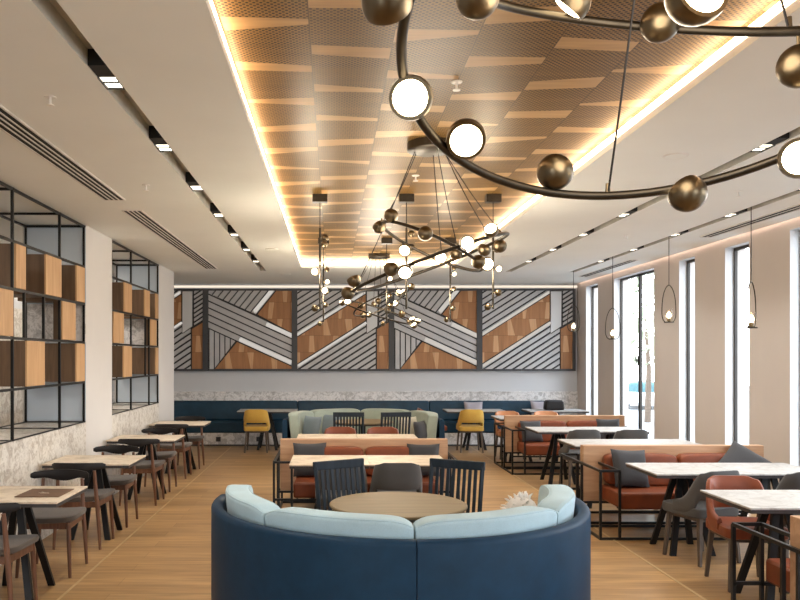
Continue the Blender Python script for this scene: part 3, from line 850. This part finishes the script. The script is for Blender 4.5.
mb = MB(); mb.pillow(.41, .41, .13); c45 = math.cos(R(42)); s45 = math.sin(R(42))
mb.v = [(x * c45 + (z - .205) * s45, y_, -x * s45 + (z - .205) * c45 + .289) for x, y_, z in mb.v]
tag(obj('throw_pillow', mb, M['pillow_dark'], None, (4.0, 7.42, .432), (R(-41), 0, -.06), smooth=80), 'dark slate pillow standing on its corner on the middle right-hand bench', 'pillow', GP)
make_pillow('dark slate pillow at the aisle end of the farthest right-hand bench', (2.97, 11.58, .437), (R(-20), 0, .15), 'pillow_dark', .33, .13, GP)
make_pillow('dark slate pillow at the window end of the farthest right-hand bench', (4.12, 11.62, .437), (R(-16), 0, -.05), 'pillow_dark', .35, .13, GP)
GC = 'pillows on the far curved sofa'
make_pillow('grey-blue pillow leaning in the left corner of the far sage sofa', (-.36, 12.02, .437), (R(-14), 0, -.75), 'pillow_blue', .36, .13, GC)
make_pillow('grey-blue pillow left of the slat-back chair on the far sage sofa', (-.06, 12.62, .437), (R(-14), 0, -.45), 'pillow_blue', .34, .12, GC)
make_pillow('beige pillow right of the slat-back chair on the far sage sofa', (1.19, 11.98, .437), (R(-14), 0, .55), 'pillow_beige', .35, .13, GC)
make_pillow('dark pillow tucked in the right end of the far sage sofa', (1.36, 11.80, .437), (R(-14), 0, .9), 'pillow_dark', .30, .12, GC)

GG = 'upholstered tub chairs'
g0 = make_tub_chair('grey tub chair right, back to the camera at the centre bench table', (.567, 7.06, 0), 0, GG, 'grey_fab', 'dark_frame_wood')
dup(g0, 'grey tub chair mostly hidden behind the left slat-back chair', (.075, 7.06, 0), 0)
dup(g0, 'grey tub chair nearer the aisle at the farthest right-hand table', (3.22, 10.19, 0), 0)
dup(g0, 'grey tub chair nearer the windows at the farthest right-hand table', (3.83, 10.19, 0), 0)
dup(g0, 'grey tub chair turned to the aisle at the middle right-hand table', (3.10, 6.57, 0), .30)
dup(g0, 'grey tub chair at the right edge at the middle right-hand table', (3.84, 6.52, 0), .08)
r0 = make_tub_chair('rust leather tub chair facing the camera behind the nearest right table', (3.08, 5.83, 0), PI - .06, GG, 'rust2', 'dark_frame_wood')
dup(r0, 'rust leather tub chair cut by the right edge behind the nearest right table', (3.845, 5.83, 0), PI)
dup(r0, 'rust leather tub chair left, beyond the centre bench', (.095, 10.09, 0), PI)
dup(r0, 'rust leather tub chair right, beyond the centre bench', (.655, 10.09, 0), PI)
dup(r0, 'rust leather tub chair by the back banquette, right of the far sofa', (1.80, 14.1, 0), -PI / 2)
a0 = make_tub_chair('tan tub chair nearer the aisle beyond the farthest right-hand bench', (2.97, 13.12, 0), PI, GG, 'tan', 'dark_frame_wood')
dup(a0, 'tan tub chair nearer the windows beyond the farthest right-hand bench', (3.63, 13.12, 0), PI)
d0 = make_tub_chair('mustard gold tub chair at the back banquette on the left', (-1.365, 14.02, 0), 0, GG, 'gold', 'dark_frame_wood')
dup(d0, 'mustard gold tub chair at the back banquette right of the far sofa', (2.46, 14.02, 0), 0)

# --- back banquette
bq = thing('banquette', 'long teal banquette along the whole back wall on a marble plinth', 'banquette', (0, 15.45, 0))
BXS = [-4.3, -3.28, -.70, 1.88, 4.22]
mb = MB(); mb.box(BXS[0], -.55, 0, BXS[-1], -.02, .25); obj('plinth', mb, M['marble_grey'], bq, smooth=0)
mb = MB(); mb.box(BXS[0], -.556, 0, BXS[-1], -.551, .03); obj('base_strip', mb, M['charcoal'], bq, smooth=0)  # thin dark strip along the foot of the plinth
for a, b_ in zip(BXS, BXS[1:]):
    mb = MB(); mb.box(a + .004, -.58, .25, b_ - .004, -.18, .47); obj('seat_cushion', mb, M['teal'], bq, bevel=.03)
    mb = MB(); mb.box(a + .004, -.19, .47, b_ - .004, -.035, .84)
    mb.v = [(x, y_ - (.06 if z < .5 and y_ < -.1 else 0), z) for x, y_, z in mb.v]
    obj('back_cushion', mb, M['teal'], bq, bevel=.025)
GBT = 'narrow white tables along the back banquette'
TB = make_trestle('marble_white', 1.08, .62, 'white table left at the back banquette, before the left gold chair', 'table', (-1.20, 14.42, 0), GBT, (.17, .2))
dup(TB, 'white table at the back banquette behind the right gold chair', (2.61, 14.42, 0))
dup(TB, 'white table at the right end of the back banquette under the black bag', (4.10, 14.42, 0))
make_pillow('lilac-grey cushion on the banquette above the right gold chair', (2.72, 15.06, .475), (R(-12), 0, 0), 'pillow_lilac', .37, .12)
make_pillow('beige-grey cushion on the banquette beside the black bag', (4.02, 15.06, .475), (R(-12), 0, 0), 'pillow_lilac', .38, .12)
bg = thing('black_bag', 'black bag standing on the table at the right end of the banquette', 'bag', (4.08, 14.42, .72))
mb = MB(); mb.superbox((0, 0, .085), (.34, .20, .17), .25, 28, 12); mb.v = [(x * (1.06 - z * .5), y_, max(z, 0)) for x, y_, z in mb.v]; obj('body', mb, M['rail_dark'], bg)
mb = MB(); mb.superbox((0, -.0, .172), (.30, .21, .03), .4, 24, 8); obj('flap', mb, M['charcoal'], bg)
for k, x in enumerate((-2.19, -1.42)):
    s_ = thing('wall_socket', ['dark socket on the banquette plinth near the left pier', 'dark socket on the banquette plinth behind the left gold chair'][k], 'socket', (x, 14.899, .13))
    mb = MB(); mb.box(-.045, -.008, -.045, .045, 0, .045); obj('face_plate', mb, M['charcoal'], s_, bevel=.003, smooth=0)
    mb = MB(); mb.path([(.022 * math.cos(a / 12 * 2 * PI), -.009, .022 * math.sin(a / 12 * 2 * PI)) for a in range(12)], .003, 6, True); obj('outlet_ring', mb, M['rail_dark'], s_)

# ------------------------------------------------------------------ ceiling fittings
def make_downlight(label, x, y):
    t = thing('recessed_downlight', label, 'downlight', (x, y, ZC), 0, 'paired square downlights in the ceiling slots')
    hs = MB(); hs.box(-.048, -.17, .006, .048, -.004, .088); hs.box(-.048, -.004, .06, .048, .17, .088); hs.box(-.05, -.004, .0, -.044, .17, .06); hs.box(.044, -.004, .0, .05, .17, .06); hs.box(-.048, .075, .008, .048, .091, .06); hs.box(-.048, .165, .002, .048, .172, .06)
    obj('housing', hs, M['vent_black'], t, smooth=0)
    for a in (0, .092):
        ln = MB(); ln.box(-.043, a, .012, .043, a + .074, .03); obj('lens', ln, M['downlight'], t, smooth=0)
    return t
dl0 = None; K = 1.0248
for si, (x0, x1, ye) in enumerate(SLOTS):
    for k in range(8):
        yy = 2.76 + 1.29 * k
        side = ['left ceiling slot', 'right ceiling slot nearer the wooden tray', 'right ceiling slot nearer the windows'][si]
        lab = ('square downlight pair number %s from the camera in the %s' % (['one', 'two', 'three', 'four', 'five', 'six', 'seven', 'eight'][k], side)).replace('number ', '')
        if dl0 is None: dl0 = make_downlight(lab, (x0 + x1) / 2, yy)
        else: dup(dl0, lab, ((x0 + x1) / 2, yy, ZC))
        sp = bpy.data.lights.new('downlight_beam', 'SPOT'); so = bpy.data.objects.new('downlight_beam', sp); C.objects.link(so)
        so.location = ((x0 + x1) / 2, yy + .08, ZC - .01); sp.energy = 40; sp.color = (1, .97, .89); sp.spot_size = R(110); sp.spot_blend = .8; sp.shadow_soft_size = .05
for k, (xc, y0, y1, n, lab) in enumerate([(-2.0, 2.0, 7.15, 4, 'long white slot air vent in the left ceiling near the camera'), (-1.98, 7.67, 12.7, 4, 'long white slot air vent in the left ceiling farther back'),
                                         (4.47, 4.6, 9.35, 2, 'slot air vent in the right ceiling above the near windows'), (4.47, 11.6, 13.95, 2, 'slot air vent in the right ceiling above the far windows')]):
    t = thing('air_vent', lab, 'vent', (xc, (y0 + y1) / 2, ZC), 0, 'slot air vents'); L = (y1 - y0) / 2; w = .085 if n == 4 else .06
    mb = MB(); mb.box(-w, -L, -.006, w, L, -.002); obj('slot_backing', mb, M['vent_black'], t, smooth=0)
    mb = MB(); mb.box(-w - .015, -L, -.010, -w, L, -.0005); mb.box(w, -L, -.010, w + .015, L, -.0005); mb.box(-w, -L - .015, -.010, w, -L, -.0005); mb.box(-w, L, -.010, w, L + .015, -.0005); obj('frame', mb, M['vent'], t, smooth=0)
    mb = MB()
    for i in range(1, n): x = -w + 2 * w * i / n; mb.box(x - .006, -L, -.010, x + .006, L, -.006)
    obj('blade', mb, M['vent'], t, smooth=0)
def sprinkler(label, x, y, z=ZC):
    t = thing('sprinkler_head', label, 'sprinkler', (x, y, z), 0, 'ceiling sprinkler heads')
    mb = MB(); mb.lathe([(0, -.006), (.03, -.006), (.034, -.0006), (0, -.0005)], 20); obj('escutcheon', mb, M['white_plastic'], t)
    mb = MB(); mb.lathe([(0, -.045), (.007, -.045), (.007, -.006), (0, -.006)], 10); obj('stem', mb, M['white_plastic'], t)
    mb = MB(); mb.lathe([(0, -.05), (.022, -.05), (.022, -.046), (0, -.046)], 16); obj('deflector', mb, M['white_plastic'], t)
for lab, x, y, z in (('sprinkler head between the left vent and slot, near the camera', -1.57, 4.33, ZC), ('sprinkler head on the left ceiling beside the far vent', -1.57, 6.55, ZC), ('sprinkler head on the right ceiling beside the near slot', 3.53, 6.79, ZC),
                     ('sprinkler head on the right ceiling above the wide window', 3.48, 9.24, ZC), ('sprinkler head on the wooden tray near the big chandelier', .70, 4.42, TZ), ('sprinkler head on the wooden tray behind the middle chandelier', .71, 6.7, TZ)): sprinkler(lab, x, y, z)
for lab, x, y in (('white ceiling speaker disc beside the left slot end', -.82, 10.44), ('white ceiling speaker disc near the left tray corner', -.82, 13.6), ('white ceiling speaker disc on the right ceiling', 2.46, 5.6), ('small white detector disc above the right benches', 2.5, 11.2)):
    t = thing('ceiling_speaker', lab, 'ceiling speaker', (x, y, ZC), 0, 'white ceiling discs')
    mb = MB(); mb.lathe([(.075, -.008), (.085, -.006), (.09, 0), (.07, 0)], 28); obj('ring', mb, M['white_plastic'], t)
    mb = MB(); mb.lathe([(0, -.005), (.076, -.007), (.076, -.001), (0, -.001)], 28); obj('grille', mb, M['ceiling'], t)

# --- slim pendants along the windows
def make_loop_pendant(label, x, y, zb):
    t = thing('loop_pendant', label, 'pendant lamp', (x, y, zb), 0, 'loop pendants along the windows'); h = .455
    mb = MB(); mb.tube((0, 0, h), (0, 0, ZC + .085 - zb), .004, n=6); obj('cord', mb, M['rail_dark'], t)
    pts = []; hh = .10
    for k in range(25):
        u = -1 + 2 * k / 24; a = PI / 2 * u
        zz = .26 * h + .74 * h * math.cos(a) ** .8; pts.append((hh * math.copysign(abs(math.sin(a)) ** 1.15, u), 0, zz))
    pts = [(-.052, 0, .006), (-.08, 0, .03), (-.096, 0, .075)] + pts + [(.096, 0, .075), (.08, 0, .03), (.052, 0, .006)]
    mb = MB(); mb.path(pts, .0055, 8); obj('loop', mb, M['bronze'], t)
    mb = MB(); mb.lathe([(0, 0), (.056, 0), (.058, .006), (.056, .012), (0, .012)], 28); obj('plate', mb, M['bronze'], t)
    mb = MB(); mb.lathe([(.02, .012), (.024, .04), (.02, .055), (0, .055)], 14); obj('socket', mb, M['brass'], t)
    mb = MB(); mb.lathe([(0, .055), (.016, .06), (.027, .085), (.022, .11), (.008, .13), (0, .132)], 16); obj('bulb', mb, M['bulb'], t)
    mb = MB(); mb.lathe([(.032, .013), (.046, .04), (.05, .085), (.043, .14), (.036, .16)], 20); obj('glass_shade', mb, M['pend_glass'], t)
    return t
lp = make_loop_pendant('loop pendant nearest the camera before the pier between windows', 4.085, 7.62, 1.98)
lp.rotation_euler = (0, 0, .66)
zs = [(9.45, 2.115, 'loop pendant second from the camera, right of the wide window'), (11.35, 1.955, 'loop pendant hanging in front of the wide casement window'), (13.2, 2.13, 'loop pendant farthest back beside the rightmost striped panel')]
for yy, zb, lab in zs:
    o = dup(lp, lab, (4.07, yy, zb), {9.45: .27, 11.35: -.35, 13.2: -.3}[yy])
    for ch_ in o.children:
        if ch_.name.startswith('cord'):
            mb = MB(); mb.tube((0, 0, .455), (0, 0, ZC + .085 - zb), .004, n=6); nm = obj('cord', mb, M['rail_dark'], o); bpy.data.objects.remove(ch_); break

# --- chandeliers
def globe(par, c, face, lit, name='lamp', rad_=.051):
    """brass ball with a flat luminous face looking along 'face'"""
    q = Vector((0, 0, 1)).rotation_difference(Vector(face).normalized()).to_matrix()
    r = rad_; th0 = R(72)
    cup = MB(); prof = [(0, -r)] + [(r * math.sin(R(180 - a)), r * math.cos(R(180 - a))) for a in range(12, 133, 12)]
    prof = [(0, -r)] + [(r * math.sin(a), -r * math.cos(a)) for a in [PI * k / 14 for k in range(1, 15) if PI * k / 14 < PI - th0]] + [(r * math.sin(th0), r * math.cos(th0)), (r * math.sin(th0) * .84, r * math.cos(th0) * .98)]
    cup.lathe(prof, 22, c, q); o = obj(name + '_cup', cup, M['brass'], par)
    if True:
        df = MB(); a = r * math.sin(th0) * .845; zz = r * math.cos(th0) * .96
        df.lathe([(a, zz), (a * .8, zz + .004), (a * .45, zz + .007), (0, zz + .008)], 22, c, q); obj(name + '_diffuser', df, M['bulb'], par)
def circ_pt(c, ax, ay, rad, a):
    m = Euler((0, ay, 0)).to_matrix() @ Euler((ax, 0, 0)).to_matrix()
    return Vector(c) + m @ Vector((rad * math.cos(a), rad * math.sin(a), 0))
def proj(p): return (PX + p.x * F / p.y, PY - (p.z - HC) * F / p.y)
def make_chandelier(label, centre, rings, globes, cables, canopy_z=TZ):
    cx, cy = centre
    t = thing('ring_chandelier', label, 'chandelier', (cx, cy, 2.0), 0, 'ring chandeliers')
    o3 = Vector((cx, cy, 2.0)); objs = []
    mb = MB(); h = canopy_z - 2.0
    mb.lathe([(0, h - .062), (.155, h - .062), (.165, h - .055), (.165, h), (0, h)], 40); obj('canopy', mb, M['bronze'], t)
    for c, ax, ay, rad in rings:
        mb = MB(); mb.path([circ_pt(c, ax, ay, rad, 2 * PI * k / 96) - o3 for k in range(96)],   .0118, 12, True); objs.append(obj('ring', mb, M['bronze'], t, smooth=60))
    for ri, a, pos, face, lit in globes:
        c, ax, ay, rad = rings[ri]; p = circ_pt(c, ax, ay, rad, a)
        q = Vector(pos)
        mb = MB(); mb.tube(p - o3, q - o3, .006, n=8); obj('lamp_stem', mb, M['brass'], objs[ri])
        globe(objs[ri], q - o3, face, lit)
    for ri, a, off in cables:
        c, ax, ay, rad = rings[ri]; p = circ_pt(c, ax, ay, rad, a) - o3
        top = Vector((.11 * math.cos(off), .11 * math.sin(off), h - .062)); pts = []
        for k in range(9):
            u = k / 8; pt = top.lerp(p, u); pt += Vector((0, 0, -.03 * math.sin(PI * u))); pts.append(pt)
        mb = MB(); mb.path(pts, .0032, 6); obj('cable', mb, M['rail_dark'], t)
        mb = MB(); mb.tube(p, p + Vector((0, 0, .035)), .008, .006, 8); obj('cable_clamp', mb, M['brass'], objs[ri])
    return t
def nearest_angle(ring, px, py):
    c, ax, ay, rad = ring; best = None
    for k in range(720):
        a = 2 * PI * k / 720; p = circ_pt(c, ax, ay, rad, a)
        if p.y < .3: continue
        u, v = proj(p); d = (u - px) ** 2 + (v - py) ** 2
        if best is None or d < best[0]: best = (d, a, p)
    return best[1], best[2]
def seat_globe(ring, ri, px, py, face, lit):
    a, p = nearest_angle(ring, px, py)
    yq = p.y - (.055 if lit else 0)
    q = Vector(((px - PX) * yq / F, yq, HC - (py - PY) * yq / F))
    d = q - p
    if d.length < .04: q = p + Vector((0, -.02, 0)) + d
    if d.length > .12: q = p + d.normalized() * .12
    return (ri, a, q, face, lit)
def plus(ring, ri, angs):
    c, ax, ay, rad = ring; out = []
    for k, a in enumerate(angs):
        p = circ_pt(c, ax, ay, rad, a); d = (p - Vector(c)).normalized(); s = -1 if k % 2 else 1
        out.append((ri, a, p + d * .055 * s + Vector((0, 0, .02)), d * s + Vector((0, .8, .5)), k % 2 == 0))
    return out
near = [((.737, 1.655, 2.378), -.388, .014, .59), ((.722, 1.723, 2.471), .331, .111, .40)]
cam_dir = lambda: (0, -1, 0)
G = []
for px, py, face, lit in ((411, 98, (-.25, -1, -.35), True), (466, 139, (-.1, -.75, -.45), True), (555, 172, (.5, .6, .6), False), (684, 195, (-.3, .7, .7), False), (800, 158, (-.5, -1, -.2), True)):
    G.append(seat_globe(near[0], 0, px, py, face, lit))
for px, py, face, lit in ((571, 3, (-.6, .4, -.75), True), (657, 26, (.3, .8, .6), False), (697, -6, (.2, -1, .1), True), (476, 1, (-.3, .6, .5), False), (800, 66, (.8, .2, .3), False)):
    G.append(seat_globe(near[1], 1, px, py, face, lit))
G.append(seat_globe(near[0], 0, 387, 2, (.3, 1, -.55), True))
G += plus(near[0], 0, [-1.1, -1.7, -2.3])
NA = nearest_angle(near[0], 607, 191)[0]
make_chandelier('large twin-ring brass chandelier nearest the camera at the upper right', (.735, 1.69), near, G, [(0, NA, 1.2), (0, 3.3, 3.0), (0, -.6, -.5), (1, 3.9, 3.8), (1, .4, .3)])
mid = [((.706, 5.69, 2.382), 0, -.347, .59), ((.718, 5.69, 2.506), 0, .44, .40)]
G = []
for ri, px, py, face, lit in ((1, 391, 216, (.3, .6, .7), False), (1, 379, 227, (-.3, .3, .5), False), (1, 425, 234, (.2, .8, .3), False), (1, 405, 250, (-.4, -1, -.5), True), (1, 441, 257, (-.3, -1, -.4), True), (1, 487, 264, (.1, -1, -.2), True), (1, 478, 262, (.4, .5, .6), False),
                              (0, 467, 243, (0, -1, -.15), True), (0, 491, 230, (-.35, -.8, .5), True), (0, 405, 272, (-.1, -1, -.5), True), (0, 500, 246, (.2, .9, -.3), False), (0, 456, 254, (-.2, .8, .3), False), (0, 354, 280, (-.3, .2, .8), False), (0, 348, 293, (.2, .6, .8), False), (0, 391, 269, (.1, .6, .9), False), (0, 484, 250, (.3, .2, .5), False)):
    G.append(seat_globe(mid[ri], ri, px, py, face, lit))
CH2 = make_chandelier('twin-ring brass chandelier in the middle of the wooden tray', (.706, 5.69), mid, G, [(1, PI, 2.6), (0, PI - .1, 3.0), (0, .05, .1), (1, 1.2, 1.2), (1, -1.2, -1.2), (0, -.9, -.6)])
far = dup(CH2, 'twin-ring brass chandelier farthest back before the striped panels', (.70, 11.85, 2.0), 2.6)

def make_stem(label, x, y, dz, seed):
    rr = random.Random(seed)
    t = thing('stem_pendant', label, 'pendant lamp', (x, y, 2.14), 0, 'thin stem pendants under the wooden tray'); top = TZ - 2.14
    mb = MB(); mb.box(-.072, -.05, top - .075, .072, .05, top); obj('canopy', mb, M['bronze'], t, bevel=.004, smooth=0)
    mb = MB(); mb.tube((0, 0, .78), (0, 0, top - .054), .0042, n=6); obj('cord', mb, M['rail_dark'], t)
    st = MB(); st.tube((0, 0, .02), (0, 0, .80), .0105, n=10); st = obj('stem', st, M['bronze'], t)
    for z, ang, lit in ((.70, .2, False), (.64 if seed < 3 else .40, -.5, False), (.38 if seed < 3 else .60, PI if seed < 2 else -.2, True), (.20, -.4, seed == 0), (.03, PI * .75, False)):
        ang += rr.uniform(-.5, .5) if seed else 0
        z += rr.uniform(-.06, .06) if seed else 0
        d = Vector((math.cos(ang), math.sin(ang) * .6 - .3, 0)).normalized() * .05
        mb = MB(); mb.tube((0, 0, z), (d.x, d.y, z), .005, n=6); obj('lamp_stem', mb, M['brass'], t)
        globe(t, Vector((d.x, d.y, z)) * 1.0, (d.x * 6, -1 if lit else 1.2, -.3 if lit else .5), lit, 'lamp', .034)
    return t
k = 0
for yy, row in ((7.50, 'nearer'), (10.25, 'farther')):
    for x, pl in ((-.125, 'left'), (.706, 'middle'), (1.54, 'right')):
        make_stem('slim stem pendant with small brass lamps, %s of the %s row under the tray' % (pl, row), x, yy, 0, k); k += 1

# ------------------------------------------------------------------ outside
struct('ground', MB().box(XR + .4, -15, -1.0, 60, 70, -.9), M['asphalt'])
struct('ground', MB().box(-30, -40, -1.0, 60, YF - .4, -.9), M['asphalt'])
def tree(label, x, y, h, seed):
    rr = random.Random(seed); t = thing('street_tree', label, 'tree', (x, y, -.9), 0, 'pale trees outside the windows')
    mb = MB(); mb.path([(0, 0, 0), (.05, 0, h * .3), (-.05, .1, h * .6)], [.14, .11, .06], 8); obj('trunk', mb, M['bark'], t)
    mb = MB()
    for k in range(420):
        a, b_, r_ = rr.uniform(0, 2 * PI), rr.uniform(-1, 1), rr.uniform(.3, 1) ** .5
        c = Vector((math.cos(a) * r_ * 1.5, math.sin(a) * r_ * 1.5, h * .66 + b_ * h * .34 * math.sqrt(max(.05, 1 - r_ * r_ * .6))))
        u = Vector((rr.uniform(-1, 1), rr.uniform(-1, 1), rr.uniform(-1, 1))).normalized(); w = u.cross(Vector((rr.uniform(-1, 1), rr.uniform(-1, 1), .3))).normalized(); s_ = rr.uniform(.10, .22)
        mb.quad(c - u * s_, c + w * s_ * .6, c + u * s_, c - w * s_ * .6)
    o = obj('foliage', mb, M['leaf'], t, smooth=0)
tree('leafy tree outside seen through the wide casement window', 9.6, 23.0, 6.5, 1)
tree('leafy tree outside farther along the street', 12.5, 31.0, 7.0, 2)
tree('leafy tree outside close to the right-hand windows', 12.0, 18.0, 7.0, 3)
cr = thing('parked_car', 'silver parked car with teal windows outside seen through the wide casement window', 'car', (15.9, 40.0, -.9), 1.2)
mb = MB(); mb.superbox((0, 0, .55), (4.0, 1.7, .6), .3, 28, 10); obj('body', mb, M['car'], cr)
mb = MB(); mb.superbox((-.1, 0, .98), (2.2, 1.5, .75), .45, 28, 10); obj('cabin', mb, M['car_glass'], cr)
for a in (-1.25, 1.25):
    for b_ in (-.75, .75):
        mb = MB(); mb.tube((a, b_ - .1, .32), (a, b_ + .1, .32), .32, n=20); obj('wheel', mb, M['tyre'], cr)

# ------------------------------------------------------------------ light
w = bpy.data.worlds.new('sky'); sc.world = w; w.use_nodes = True; nt = w.node_tree
bgn = nt.nodes['Background']; b = NB(nt)
tc = b.n('ShaderNodeTexCoord'); sp = b.n('ShaderNodeSeparateXYZ'); b.l(tc.outputs['Generated'], sp.inputs[0])
b.l(b.ramp(sp.outputs[2], [(0, (.95, .97, 1)), (.6, (.72, .86, 1))]), bgn.inputs[0]); bgn.inputs[1].default_value = 6.8
for k, (a, b_) in enumerate(WINS):
    l = bpy.data.lights.new('daylight_portal', 'AREA'); l.shape = 'RECTANGLE'; l.size = WZ1 - WZ0; l.size_y = b_ - a; l.cycles.is_portal = True
    o = bpy.data.objects.new('daylight_portal', l); C.objects.link(o); o.location = (XR + .2, (a + b_) / 2, (WZ0 + WZ1) / 2); o.rotation_euler = (0, PI / 2, 0)
for a, b_ in ((-3.4, -1.8), (2.4, 4.4)):  # portals for the openings added behind the camera
    l = bpy.data.lights.new('daylight_portal', 'AREA'); l.shape = 'RECTANGLE'; l.size = b_ - a; l.size_y = 2.8; l.cycles.is_portal = True
    o = bpy.data.objects.new('daylight_portal', l); C.objects.link(o); o.location = ((a + b_) / 2, YF - .15, 1.5); o.rotation_euler = (PI / 2, 0, 0)
# unseen fill lights added to brighten the space behind the screens
for yy in (5.5, 10.8):
    l = bpy.data.lights.new('corridor_fill', 'AREA'); l.size = .6; l.energy = 20; l.color = (1, .88, .74)
    o = bpy.data.objects.new('corridor_fill', l); C.objects.link(o); o.location = (-4.0, yy, ZC - .03)
for x, y, z, e, rad in ((.735, 1.69, 2.45, 18, .3), (.706, 5.69, 2.45, 24, .3), (.70, 11.85, 2.5, 40, .35)):
    l = bpy.data.lights.new('chandelier_glow', 'POINT'); l.energy = e; l.color = (1, .87, .70); l.shadow_soft_size = rad
    o = bpy.data.objects.new('chandelier_glow', l); C.objects.link(o); o.location = (x, y, z)
for yy in (7.50, 10.25):
    for x in (-.125, .706, 1.54):
        l = bpy.data.lights.new('stem_glow', 'POINT'); l.energy = 14; l.color = (1, .86, .64); l.shadow_soft_size = .06
        o = bpy.data.objects.new('stem_glow', l); C.objects.link(o); o.location = (x - .08, yy - .1, 2.5)
sc.view_settings.view_transform = 'Standard'; sc.view_settings.look = 'None'; sc.view_settings.exposure = 0.56; sc.view_settings.gamma = 1
sc.view_settings.use_curve_mapping = False
sc.cycles.use_denoising = True
sc.cycles.max_bounces = 8; sc.cycles.diffuse_bounces = 5; sc.cycles.transparent_max_bounces = 12
sc.cycles.sample_clamp_indirect = 6
sc.cycles.caustics_reflective = False; sc.cycles.caustics_refractive = False
